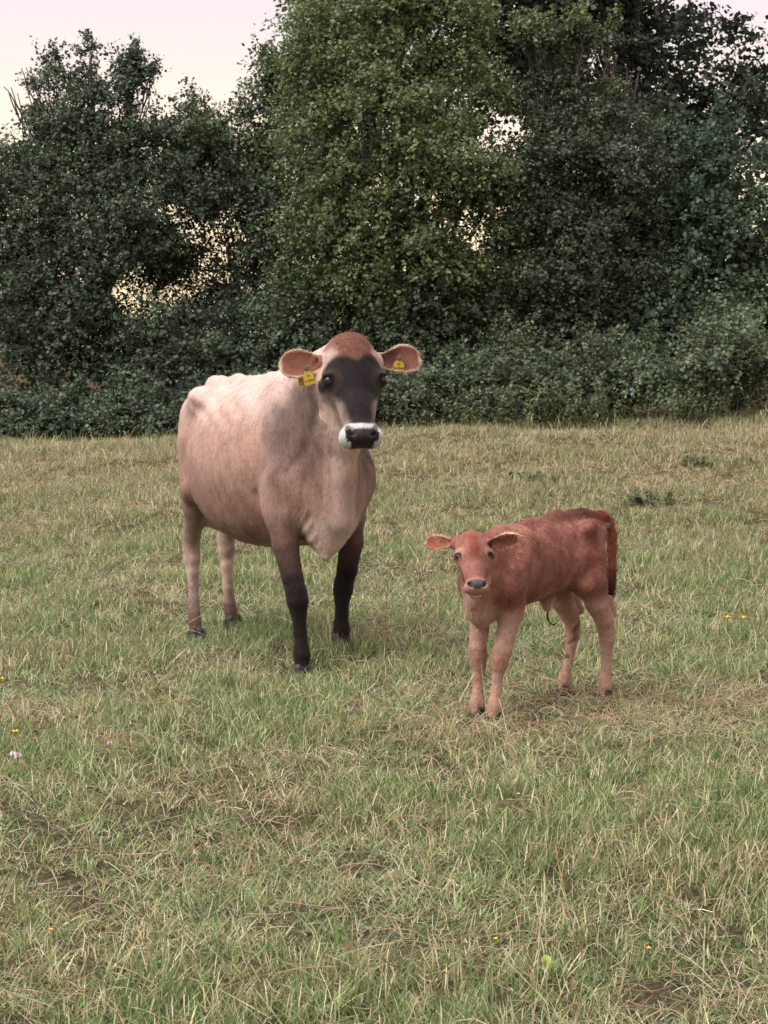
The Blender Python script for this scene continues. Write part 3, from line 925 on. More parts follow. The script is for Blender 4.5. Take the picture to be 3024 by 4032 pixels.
    st = np.exp(-((x + .372 - (.32 - z) * .30 + .006 * np.sin(z * 90)) / (.004 + .045 * np.clip(z - .18, 0, .2))) ** 2) * (y > -.10) * (y < -.02) * sstep(.10, .14, z) * (1 - sstep(.33, .36, z)) * sstep(.40, .50, fnoise(P * np.array([1, 1, .4]), 70, 2))
    C = mixc(C, lin(52, 38, 34), np.clip(st * 1.0, 0, 1) * .8)
    # pale stripe under the tail root
    C = mixc(C, lin(222, 196, 176), sstep(-.395, -.425, x) * (1 - sstep(.02, .05, np.abs(y))) * (z > .46) * (z < .69) * (x > -.462) * .9)
    tl = seg_dist(P, (-.487, 0, .64), (-.468, .01, .38)) < .03
    C = np.where((tl & (x < -.455))[:, None], mixc(np.tile(lin(140, 88, 68), (len(P), 1)), lin(50, 32, 28), sstep(.54, .42, z)), C)
    C = mixc(C, lin(120, 62, 46), ((x < -.36) & (z > .70)) * .9)
    # hoof ends pale pink
    C = mixc(C, lin(178, 138, 118), sstep(.06, .03, z) * .8)
    hu, hv, hn = hl.T
    ah = np.abs(hv) * s / .575     # back to cow-width units
    inh = sstep(-.06, -.02, hu) * (hn > np.interp(hu, [.1, .3, .5], [-.2, -.19, -.165])) * (ah < np.interp(hu, [.1, .25, .35, .5], [.17, .15, .115, .105])) * (hu < .58)
    Hc = np.tile(lin(150, 103, 91), (len(P), 1))
    Hc = mixc(Hc, lin(126, 64, 50), sstep(.055, .012, ah + .03 * (n1 - .5)) * sstep(.30, .20, hu) * sstep(.02, .07, hu) * .8)
    Hc = mixc(Hc, lin(140, 80, 64), sstep(.10, .03, hu) * .6)
    eyd = np.hypot(hu - .205, (ah - .108))
    Hc = mixc(Hc, lin(205, 160, 142), sstep(.045, .03, np.hypot(hu - .178, (ah - .098))) * .5)
    Hc = mixc(Hc, lin(48, 30, 27), sstep(.029, .023, eyd) * .9)
    Hc = mixc(Hc, lin(164, 122, 106), sstep(.36, .44, hu) * .6)
    Hc = mixc(Hc, lin(178, 144, 128), sstep(-.10, -.125, hn) * sstep(.30, .40, hu) * .9)
    padw = np.interp(hu, [.432, .447, .47, .49, .505], [.040, .060, .060, .040, .020])
    pad = sstep(padw + .008, padw - .008, ah) * sstep(.432, .444, hu) * (hn > -.070) * (hu < .512)
    Hc = mixc(Hc, lin(84, 78, 82), pad)
    Hc = mixc(Hc, lin(52, 40, 40), pad * sstep(.47, .49, hu) * .6)
    lip = (1 - sstep(.010, .016, np.abs(hn + .118))) * (hu > .47) * (ah < .06)
    Hc = mixc(Hc, lin(196, 158, 148), lip * .9)
    C = mixc(C, Hc, inh)
    for sg in (-1, 1):
        b0, a_, n_, b_, L = ears[sg]
        q = P - b0; A = q @ a_ / L; Bq = q @ b_; Cn = N @ n_
        isE = (A > (.24 if sg < 0 else .40)) & (A < 1.1) & (np.abs(Bq) < .04) & (np.abs(q @ n_) < .03)
        inner = isE * sstep(.0, .35, Cn)
        ec = mixc(np.tile(lin(132, 80, 64), (len(P), 1)), lin(142, 92, 74), inner)
        ec = mixc(ec, lin(128, 70, 54), inner * sstep(.45, .62, n2) * .7)
        hwA = np.interp(A, *np.array(hwl).T)
        rim = isE * np.maximum(sstep(.78, .97, np.abs(Bq) / np.maximum(hwA, .005)), sstep(.9, .98, A))
        ec = mixc(ec, lin(214, 178, 150), rim * .8)
        C = np.where(isE[:, None], ec, C)
    C = np.clip(C * (1 + .25 * (n2 - .5))[:, None], 0, 1)
    wet = pad * inh * .7
    return P, Q, N, C, wet, hf, s, ears, hl

kP, kQ, kN, kC, kWet, kHF, kS, kEars, kHL = build_calf()
calf_body = add_obj('body', mesh_from('calf_body', kP, kQ, kC, M_calf, extra={'wet': kWet}), calf)
for (fx, fy), ang in (((.331, .046), .0), ((.312, -.052), -.1), ((-.322, .093), .05), ((-.297, -.096), -.1)):
    add_obj('hoof', hoof_mesh('calf_hoof', .54, ang, .005), calf, loc=(fx, fy, -.003))
for sg in (-1, 1):
    ep, dv = eye_pos(kHF, kS, .575, sg, True)
    add_obj('eye', eye_mesh('calf_eye', .0235 * kS, dv, 4), calf, loc=ep)
hu, hv, hn = kHL.T
khead = (hu > -.06) & (hu < .6) & (hn > -.24) & (np.abs(hv) < .2)
ln = np.where(khead, .005, .011) * np.where(kP[:, 2] < .33, .6, 1.0)
kw = np.where(khead & (hu > .40), .15, 1.0)
fl = np.tile(np.array([-.7, 0, -.7]), (len(kP), 1))
fl[khead] = kHF.dirw(.6, 0, .2)
V1, T1, K1 = hair_mesh(kP, kN, kC, fl, ln, .0008, 74000, 11, .07, .30, kw, (.55, 1.5))
# curled dark hair along the rump and tail, tail switch
wt = ((kP[:, 0] < -.2) & (kP[:, 2] > .695)).astype(float) + ((kP[:, 0] < -.455) & (kP[:, 2] < .70)) * 1.0
V2, T2, K2 = hair_mesh(kP, kN, kC * .9, np.tile(np.array([-.5, 0, -.8]), (len(kP), 1)), .013, .0008, 6000, 12, .5, .7, wt)
ws = ((kP[:, 0] < -.45) & (kP[:, 2] < .50) & (kP[:, 2] > .365) & (np.abs(kP[:, 1]) < .05)).astype(float)
V3, T3, K3 = hair_mesh(kP, kN, kC * .7, np.tile(np.array([.05, 0, -1.0]), (len(kP), 1)), .055, .0011, 1800, 13, .12, .15, ws)
add_obj('coat_hair', mesh_from('calf_hair', np.concatenate([V1, V2, V3]), np.concatenate([T1, T2 + len(V1), T3 + len(V1) + len(V2)]), np.concatenate([K1, K2, K3]), M_hair, smooth=False), calf, kind='stuff')

def tube_mesh(name, pts, rad, mat, sides=7):
    pts = [Vector(p) for p in pts]
    vs_, fs = [], []
    for i, p in enumerate(pts):
        d = (pts[min(i + 1, len(pts) - 1)] - pts[max(i - 1, 0)]).normalized()
        a = d.orthogonal().normalized(); b = d.cross(a)
        r = rad[i] if hasattr(rad, '__len__') else rad
        for k in range(sides):
            t = 2 * math.pi * k / sides
            vs_.append(p + a * r * math.cos(t) + b * r * math.sin(t))
    for i in range(len(pts) - 1):
        for k in range(sides):
            fs.append((i * sides + k, i * sides + (k + 1) % sides, (i + 1) * sides + (k + 1) % sides, (i + 1) * sides + k))
    return mesh_from(name, np.array([tuple(v) for v in vs_]), np.array(fs), mat=mat)
M_cord = simple_mat('dried_cord', lin(50, 32, 24), 0.6)
add_obj('navel_cord', tube_mesh('navel_cord', [(-.064, 0, .39), (-.066, .004, .372), (-.058, .006, .352), (-.066, .008, .332), (-.082, .008, .318), (-.098, .01, .312), (-.110, .012, .318)],
                                [.006, .005, .0042, .004, .0034, .003, .002], M_cord), calf)
# ------------------------------------------------------------------ pasture ground
def ground_mesh():
    ys = np.concatenate([np.linspace(-60, 1, 12), np.arange(1.5, 13, .12), np.arange(13, 28, .3), np.linspace(28.5, 60, 22), [80, 120, 200, 400, 900]])
    xs = np.concatenate([[-900, -300, -120, -60, -30, -15], np.arange(-8, -2.4, .4), np.arange(-2.4, 2.4, .12), np.arange(2.4, 8.1, .4), [15, 30, 60, 120, 300, 900]])
    X, Y = np.meshgrid(xs, ys)
    P = np.stack([X.ravel(), Y.ravel(), G(X.ravel(), Y.ravel())], 1)
    nx, ny = len(xs), len(ys)
    i = np.arange((ny - 1) * (nx - 1)); r_, c_ = i // (nx - 1), i % (nx - 1)
    a = r_ * nx + c_
    return P, np.stack([a, a + 1, a + nx + 1, a + nx], 1)

def patch_nodes(nt):
    """0..1 dryness over the field from world position"""
    N, L = nt.nodes, nt.links
    geo = N.new('ShaderNodeNewGeometry')
    n1 = N.new('ShaderNodeTexNoise'); n1.inputs['Scale'].default_value = 1.1; n1.inputs['Detail'].default_value = 4.0; n1.inputs['Roughness'].default_value = .62
    L.new(geo.outputs['Position'], n1.inputs['Vector'])
    sp = N.new('ShaderNodeSeparateXYZ'); L.new(geo.outputs['Position'], sp.inputs[0])
    far = N.new('ShaderNodeMapRange'); far.inputs['From Min'].default_value = 12.0; far.inputs['From Max'].default_value = 20.0
    far.inputs['To Min'].default_value = 0.0; far.inputs['To Max'].default_value = .80
    L.new(sp.outputs['Y'], far.inputs['Value'])
    mr = N.new('ShaderNodeMapRange'); mr.inputs['From Min'].default_value = .46; mr.inputs['From Max'].default_value = .74
    L.new(n1.outputs['Fac'], mr.inputs['Value'])
    ad = N.new('ShaderNodeMath'); ad.operation = 'ADD'; ad.use_clamp = True
    L.new(mr.outputs[0], ad.inputs[0]); L.new(far.outputs[0], ad.inputs[1])
    return ad.outputs[0], geo

M_ground, nt, b = new_mat('pasture_soil')
dry, geo = patch_nodes(nt)
n2 = nt.nodes.new('ShaderNodeTexNoise'); n2.inputs['Scale'].default_value = 38; n2.inputs['Detail'].default_value = 6
nt.links.new(geo.outputs['Position'], n2.inputs['Vector'])
cr = nt.nodes.new('ShaderNodeValToRGB')
cr.color_ramp.elements[0].position = .30; cr.color_ramp.elements[0].color = (.020, .020, .010, 1)
cr.color_ramp.elements[1].position = .76; cr.color_ramp.elements[1].color = (.10, .085, .048, 1)
nt.links.new(n2.outputs['Fac'], cr.inputs['Fac'])
mx = nt.nodes.new('ShaderNodeMix'); mx.data_type = 'RGBA'; mx.blend_type = 'MULTIPLY'; mx.inputs['B'].default_value = (1.35, 1.1, .95, 1)
nt.links.new(dry, mx.inputs['Factor']); nt.links.new(cr.outputs[0], mx.inputs['A'])
nt.links.new(mx.outputs['Result'], b.inputs['Base Color'])
b.inputs['Roughness'].default_value = 1.0; b.inputs['Specular IOR Level'].default_value = .1
bp = nt.nodes.new('ShaderNodeBump'); bp.inputs['Strength'].default_value = .8; bp.inputs['Distance'].default_value = .02
nt.links.new(n2.outputs['Fac'], bp.inputs['Height']); nt.links.new(bp.outputs[0], b.inputs['Normal'])
gP, gQ = ground_mesh()
add_obj('pasture', mesh_from('pasture', gP, gQ, mat=M_ground), kind='structure', label='grazed pasture of short patchy grass rising to the hedge')

# ------------------------------------------------------------------ grass blades
def foliage_mat(name, trans=.35, rough=.55, patch=False, tint=(1, 1, 1), spec=.25):
    m, nt, b = new_mat(name)
    N, L = nt.nodes, nt.links
    at = N.new('ShaderNodeAttribute'); at.attribute_name = 'Col'
    col = at.outputs['Color']
    if patch:
        dry, geo = patch_nodes(nt)
        mx = N.new('ShaderNodeMix'); mx.data_type = 'RGBA'
        hs = N.new('ShaderNodeHueSaturation'); hs.inputs['Saturation'].default_value = .78; hs.inputs['Value'].default_value = 1.1
        L.new(col, hs.inputs['Color'])
        m2 = N.new('ShaderNodeMix'); m2.data_type = 'RGBA'; m2.blend_type = 'MULTIPLY'; m2.inputs['Factor'].default_value = 1
        m2.inputs['B'].default_value = (1.19, .97, .96, 1); L.new(hs.outputs[0], m2.inputs['A'])
        L.new(dry, mx.inputs['Factor']); L.new(col, mx.inputs['A']); L.new(m2.outputs['Result'], mx.inputs['B'])
        col = mx.outputs['Result']
    L.new(col, b.inputs['Base Color'])
    b.inputs['Roughness'].default_value = rough
    b.inputs['Specular IOR Level'].default_value = spec
    tr = N.new('ShaderNodeBsdfTranslucent'); L.new(col, tr.inputs['Color'])
    ms = N.new('ShaderNodeMixShader'); ms.inputs['Fac'].default_value = trans
    L.new(b.outputs[0], ms.inputs[1]); L.new(tr.outputs[0], ms.inputs[2])
    L.new(ms.outputs[0], nt.nodes['Material Output'].inputs['Surface'])
    return m
M_grass = foliage_mat('grass_blade', .30, .55, True)
M_straw = foliage_mat('dry_straw', .20, .6, False)

def blades(n, R, lmin, lmax, wmin, wmax, lean, cols, seed, flat=0.0, seg=3):
    """n curved tapering blades rooted in a disc"""
    r = np.random.default_rng(seed)
    ang = r.uniform(0, 2 * np.pi, n); rad = R * np.sqrt(r.uniform(0, 1, n))
    base = np.stack([rad * np.cos(ang), rad * np.sin(ang), np.full(n, -.004)], 1)
    az = r.uniform(0, 2 * np.pi, n)
    L = r.uniform(lmin, lmax, n); W = r.uniform(wmin, wmax, n)
    ln = np.clip(r.normal(lean, .28, n), .05, 1.5)          # radians from vertical at the root
    cu = r.uniform(.1, 1.1, n) * (1 - flat) + flat * .1
    hd = np.stack([np.cos(az), np.sin(az), 0 * az], 1)
    tw = az + np.pi / 2 + r.normal(0, .6, n)
    sd = np.stack([np.cos(tw), np.sin(tw), 0 * tw], 1)
    V = []; p = base
    for k in range(seg + 1):
        t = k / seg
        w = W * (1 - t) ** .7 * (.75 if k == 0 else 1)
        if k < seg:
            V += [p - sd * w[:, None] / 2, p + sd * w[:, None] / 2]
        else:
            V += [p]
        th = np.minimum(ln + cu * t * 1.3, 2.2)
        p = p + (hd * np.sin(th)[:, None] + np.array([0, 0, 1.0]) * np.cos(th)[:, None]) * (L / seg)[:, None]
        p[:, 2] = np.maximum(p[:, 2], .004)
    V = np.stack(V, 1)
    m = V.shape[1]
    T = []
    for k in range(seg - 1):
        a = 2 * k
        T += [[a, a + 1, a + 3], [a, a + 3, a + 2]]
    T += [[2 * seg - 2, 2 * seg - 1, 2 * seg]]
    T = (np.arange(n)[:, None, None] * m + np.array(T)[None]).reshape(-1, 3)
    ci = r.choice(len(cols), n, p=np.array([c[1] for c in cols]) / sum(c[1] for c in cols))
    C = np.array([c[0] for c in cols])[ci] * r.uniform(.45, 1.35, n)[:, None]
    C = np.repeat(C, m, 0) * np.array([1.0, 1.075, 1.06])
    return V.reshape(-1, 3), T, np.clip(C, 0, 1)

g1, g2, g3 = lin(126, 146, 84), lin(154, 166, 110), lin(106, 128, 78)
s1, s2, s3 = lin(206, 194, 154), lin(184, 164, 130), lin(220, 208, 182)
grey = lin(164, 174, 142)
TUFTS = [
    ('grass_tuft_a', blades(26, .055, .030, .085, .0024, .0046, .55, [(g1, 5), (g2, 4), (g3, 3), (s1, 2), (s3, 1)], 21)),
    ('grass_tuft_b', blades(26, .060, .030, .075, .0022, .0042, .75, [(g1, 4), (g2, 4), (s1, 3), (s2, 1), (grey, 2)], 22)),
    ('grass_tuft_c', blades(24, .070, .030, .090, .0018, .0036, 1.15, [(s1, 4), (s2, 2), (s3, 1), (g2, 5), (g1, 2), (grey, 3)], 23, .5)),
    ('grass_tuft_d', blades(30, .050, .045, .115, .0026, .0052, .45, [(g1, 5), (g3, 3), (g2, 3), (s1, 1)], 24)),
    ('grass_tuft_e', blades(22, .075, .030, .080, .0018, .0038, 1.30, [(grey, 3), (g2, 4), (s1, 2), (g1, 4), (s3, 1)], 25, .6)),
    ('grass_tuft_f', blades(10, .060, .015, .035, .0080, .0140, .95, [(lin(92, 112, 66), 4), (lin(112, 124, 80), 2), (lin(130, 138, 104), 1)], 26, .2, 2)),
]
tuft_col = bpy.data.collections.new('grass_tufts')
for nm, (V_, T_, C_) in TUFTS:
    tuft_col.objects.link(bpy.data.objects.new(nm, mesh_from(nm, V_, T_, C_, M_grass)))

def scatter():
    r = np.random.default_rng(5)
    out = []
    for y0, y1, dens, sc in ((3.3, 5.5, 560, .88), (5.5, 8, 460, .92), (8, 11, 340, 1.0), (11, 15, 270, .98), (15, 19, 200, 1.08), (19, 24.6, 160, 1.15)):
        hw = .225 * y1 + .5
        n = int(dens * 2 * hw * (y1 - y0))
        x = r.uniform(-hw, hw, n); y = r.uniform(y0, y1, n)
        k = np.abs(x) < .225 * y + .45
        out.append(np.stack([x[k], y[k], np.full(k.sum(), sc)], 1))
    P = np.concatenate(out)
    xy0 = np.stack([P[:, 0], P[:, 1], 0 * P[:, 0]], 1)
    lush = fnoise(xy0, 1.7, 3); thick = fnoise(xy0 + 31, 4.5, 2); weed = fnoise(xy0 + 77, 2.6, 2)
    n = len(P)
    u = r.uniform(0, 1, n)
    lush = .5 + (lush - .5) * .6 + r.normal(0, .05, n)
    kind = np.where(lush > .56, np.where(u < .45, 0, np.where(u < .75, 3, 1)), np.where(lush > .47, np.where(u < .40, 1, np.where(u < .62, 0, np.where(u < .8, 4, 2))), np.where(u < .42, 2, np.where(u < .72, 4, np.where(u < .88, 1, 0)))))
    # trampled straw around the calf
    dc = np.hypot((P[:, 0] - 1.0) / 1.2, (P[:, 1] - 7.7) / .7)
    kind = np.where((dc < 1) & (u < .65), np.where(u < .25, 2, 4), kind)
    kind = np.where((weed > .66) & (r.uniform(0, 1, n) < .30), 5, kind)
    keep = (thick > .30) | (r.uniform(0, 1, n) < .55)
    s = P[:, 2] * r.uniform(.65, 1.25, n) * (.75 + .6 * lush) * (.85 + .3 * thick)
    # shorter just where the hooves stand
    rot = np.stack([r.normal(0, .16, n), r.normal(0, .16, n), r.uniform(0, 6.283, n)], 1)
    pos = np.stack([P[:, 0], P[:, 1], G(P[:, 0], P[:, 1])], 1)
    return pos[keep], rot[keep], s[keep], kind[keep]

def scatter_object(name, pos, rot, scl, kind, coll, label=None):
    me = bpy.data.meshes.new(name)
    me.vertices.add(len(pos)); me.vertices.foreach_set('co', pos.astype(np.float32).ravel())
    a = me.attributes.new('rot', 'FLOAT_VECTOR', 'POINT'); a.data.foreach_set('vector', rot.astype(np.float32).ravel())
    a = me.attributes.new('scl', 'FLOAT', 'POINT'); a.data.foreach_set('value', scl.astype(np.float32))
    a = me.attributes.new('pick', 'INT', 'POINT'); a.data.foreach_set('value', kind.astype(np.int32))
    o = add_obj(name, me, kind='stuff', label=label)
    ng = bpy.data.node_groups.new(name + '_scatter', 'GeometryNodeTree')
    ng.interface.new_socket('Geometry', in_out='INPUT', socket_type='NodeSocketGeometry')
    ng.interface.new_socket('Geometry', in_out='OUTPUT', socket_type='NodeSocketGeometry')
    N, L = ng.nodes, ng.links
    gi = N.new('NodeGroupInput'); go = N.new('NodeGroupOutput')
    ci = N.new('GeometryNodeCollectionInfo'); ci.inputs['Collection'].default_value = coll
    ci.inputs['Separate Children'].default_value = True; ci.inputs['Reset Children'].default_value = True
    ip = N.new('GeometryNodeInstanceOnPoints'); ip.inputs['Pick Instance'].default_value = True
    def attr(nm, ty):
        q = N.new('GeometryNodeInputNamedAttribute'); q.data_type = ty; q.inputs['Name'].default_value = nm
        return q.outputs['Attribute']
    L.new(gi.outputs[0], ip.inputs['Points']); L.new(ci.outputs[0], ip.inputs['Instance'])
    L.new(attr('pick', 'INT'), ip.inputs['Instance Index'])
    er = N.new('FunctionNodeEulerToRotation'); L.new(attr('rot', 'FLOAT_VECTOR'), er.inputs[0]); L.new(er.outputs[0], ip.inputs['Rotation'])
    L.new(attr('scl', 'FLOAT'), ip.inputs['Scale'])
    L.new(ip.outputs[0], go.inputs[0])
    md = o.modifiers.new('scatter', 'NODES'); md.node_group = ng
    return o
scatter_object('grass', *scatter(), tuft_col, label='short patchy grass covering the pasture')

# ------------------------------------------------------------------ seed stalks and straw
def strips(paths, widths, cols):
    """flat ribbons along polylines (n, k, 3)"""
    n, k, _ = paths.shape
    d = np.gradient(paths, axis=1)
    side = np.cross(d, np.array([0.0, 0, 1.0])); nl = np.linalg.norm(side, axis=2, keepdims=True)
    side = np.where(nl > 1e-6, side / np.maximum(nl, 1e-6), np.array([1.0, 0, 0]))
    A = paths - side * widths[..., None] / 2; B = paths + side * widths[..., None] / 2
    up = np.cross(side, d); up /= np.linalg.norm(up, axis=2, keepdims=True) + 1e-9
    A2 = paths - up * widths[..., None] / 2; B2 = paths + up * widths[..., None] / 2
    V = np.stack([A, B, A2, B2], 2)                       # crossed ribbons: visible from every side
    idx = (np.arange(n)[:, None] * k + np.arange(k - 1)[None]).ravel()
    Q = []
    for o in (0, 2):
        Q.append(np.stack([idx * 4 + o, idx * 4 + o + 1, idx * 4 + o + 5, idx * 4 + o + 4], 1))
    C = np.repeat(np.repeat(cols[:, None, None, :], k, 1), 4, 2)
    return V.reshape(-1, 3), np.concatenate(Q), C.reshape(-1, 3)

def field_points(n, y0, y1, r, p=1.0):
    y = y0 + (y1 - y0) * r.uniform(0, 1, n) ** p
    x = r.uniform(-1, 1, n) * (.20 * y + .2)
    return x, y

def stalk_paths(n, seed):
    r = np.random.default_rng(seed)
    x, y = field_points(n, 3.6, 23, r, 1.5)
    az = r.uniform(0, 2 * np.pi, n); L = r.uniform(.14, .38, n)
    th0 = np.clip(r.normal(.55, .40, n), .05, 1.35); bend = r.uniform(.0, .7, n)
    k = 15
    P = np.zeros((n, k, 3)); p = np.stack([x, y, G(x, y) + .005], 1)
    W = np.zeros((n, k))
    hd = np.stack([np.cos(az), np.sin(az), 0 * az], 1)
    head = r.uniform(0, 1, n) < .6
    thin = np.interp(y, [4, 12, 23], [1.0, 1.5, 2.2])
    for i in range(k):
        P[:, i] = p
        t = i / (k - 1)
        W[:, i] = .0013 * thin
        sh = head & (t > .55)
        W[:, i] = np.where(sh, (.0042 if i % 2 else .0012) * thin, W[:, i])
        if t > .97: W[:, i] *= .3
        th = np.minimum(th0 + bend * t, 1.62)
        wob = r.normal(0, .05, (n, 3)); wob[:, 2] = 0
        p = p + (hd * np.sin(th)[:, None] + np.array([0, 0, 1.0]) * np.cos(th)[:, None] + wob) * (L / k)[:, None]
        p[:, 2] = np.maximum(p[:, 2], G(p[:, 0], p[:, 1]) + .012)
    c = np.array([lin(170, 172, 128), lin(190, 178, 138), lin(150, 158, 108), lin(204, 196, 164), lin(178, 152, 112)])[r.integers(0, 5, n)] * r.uniform(.75, 1.15, n)[:, None]
    return P, W, c
P_, W_, c_ = stalk_paths(1150, 31)
v_, q_, k_ = strips(P_, W_, c_)
add_obj('seed_stalks', mesh_from('seed_stalks', v_, q_, k_, M_straw, smooth=False), kind='stuff', label='thin pale ryegrass seed stalks rising above the grass')

def straw_paths(seed):
    r = np.random.default_rng(seed)
    X, Y, A = [], [], []
    # loose straws everywhere, thicker in small heaps
    x, y = field_points(2600, 3.6, 20, r, 1.5); X.append(x); Y.append(y); A.append(r.uniform(0, 6.28, len(x)))
    x = r.normal(1.1, .62, 900); y = r.normal(7.5, .42, 900); X.append(x); Y.append(y); A.append(r.normal(.2, .9, 900))
    hx, hy = field_points(75, 3.7, 14, r, 1.5)
    for a, b2 in zip(hx, hy):
        m = r.integers(7, 18); t = r.uniform(0, 6.28)
        X.append(a + r.normal(0, .075, m)); Y.append(b2 + r.normal(0, .075, m)); A.append(t + r.normal(0, .55, m))
    x = np.concatenate(X); y = np.concatenate(Y); az = np.concatenate(A); n = len(x)
    L = r.uniform(.04, .17, n); k = 5
    z0 = r.uniform(.008, .045, n); tilt = r.normal(0, .18, n); arc = r.uniform(-.02, .03, n); cur = r.normal(0, .5, n)
    P = np.zeros((n, k, 3)); W = np.zeros((n, k))
    thin = np.interp(y, [4, 10, 20], [1.0, 1.3, 2.0])
    for i in range(k):
        t = i / (k - 1) - .5
        a2 = az + cur * t
        px = x + np.cos(a2) * L * t; py = y + np.sin(a2) * L * t
        P[:, i, 0] = px; P[:, i, 1] = py
        P[:, i, 2] = G(px, py) + np.maximum(z0 + tilt * L * t + arc * (1 - 4 * t * t), .006)
        W[:, i] = r.uniform(.0012, .0028, n) * thin * (1 if 0 < i < k - 1 else .6)
    c = np.array([lin(204, 184, 154), lin(186, 162, 134), lin(220, 206, 184), lin(170, 142, 114), lin(204, 172, 150)])[r.integers(0, 5, n)] * r.uniform(.7, 1.1, n)[:, None]
    return P, W, c
v_, q_, k_ = strips(*straw_paths(41))
add_obj('straw', mesh_from('straw', v_, q_, k_, M_straw, smooth=False), kind='stuff', label='dry cut straws lying loose on the grass')

# ------------------------------------------------------------------ hedge trees and shrubs
M_bark, nt, b = new_mat('bark')
tc = nt.nodes.new('ShaderNodeTexCoord'); mp = nt.nodes.new('ShaderNodeMapping'); mp.inputs['Scale'].default_value = (14, 14, 3)
n1 = nt.nodes.new('ShaderNodeTexNoise'); n1.inputs['Detail'].default_value = 6; cr = nt.nodes.new('ShaderNodeValToRGB')
cr.color_ramp.elements[0].position = .35; cr.color_ramp.elements[0].color = (.028, .023, .018, 1)
cr.color_ramp.elements[1].position = .7; cr.color_ramp.elements[1].color = (.14, .12, .10, 1)
nt.links.new(tc.outputs['Object'], mp.inputs[0]); nt.links.new(mp.outputs[0], n1.inputs['Vector']); nt.links.new(n1.outputs['Fac'], cr.inputs[0])
nt.links.new(cr.outputs[0], b.inputs['Base Color']); b.inputs['Roughness'].default_value = .95
bp = nt.nodes.new('ShaderNodeBump'); bp.inputs['Strength'].default_value = .6; nt.links.new(n1.outputs['Fac'], bp.inputs['Height']); nt.links.new(bp.outputs[0], b.inputs['Normal'])
M_leaf = foliage_mat('leaf', .28, .5, False, spec=.35)

def tubes(paths, sides=5):
    """list of (points, radii) joined into one mesh"""
    VV, FF, off = [], [], 0
    for pts, rad in paths:
        pts = np.asarray(pts, float); k = len(pts)
        d = np.gradient(pts, axis=0); d /= np.linalg.norm(d, axis=1, keepdims=True) + 1e-9
        ref = np.where(np.abs(d[:, 2:3]) > .9, np.array([1.0, 0, 0]), np.array([0, 0, 1.0]))
        a = np.cross(d, ref); a /= np.linalg.norm(a, axis=1, keepdims=True) + 1e-9
        c = np.cross(d, a)
        th = 2 * np.pi * np.arange(sides) / sides
        V = pts[:, None] + np.asarray(rad)[:, None, None] * (np.cos(th)[None, :, None] * a[:, None] + np.sin(th)[None, :, None] * c[:, None])
        i = np.arange(k - 1)[:, None] * sides; j = np.arange(sides)[None]
        F = np.stack([i + j, i + (j + 1) % sides, i + sides + (j + 1) % sides, i + sides + j], 2).reshape(-1, 4)
        VV.append(V.reshape(-1, 3)); FF.append(F + off); off += k * sides
    return np.concatenate(VV), np.concatenate(FF)

def limb(p, q, r0, r1, r, k=7, wob=.08):
    p = np.array(p, float); q = np.array(q, float)
    t = np.linspace(0, 1, k)[:, None]
    L = np.linalg.norm(q - p)
    w = np.cumsum(r.normal(0, wob * L / k, (k, 3)), 0); w = w - w[:1] - t * (w[-1] - w[0])
    pts = p + (q - p) * t + w
    pts[:, 2] += (np.sin(t[:, 0] * np.pi) * .06 * L)
    return pts, r0 + (r1 - r0) * t[:, 0]

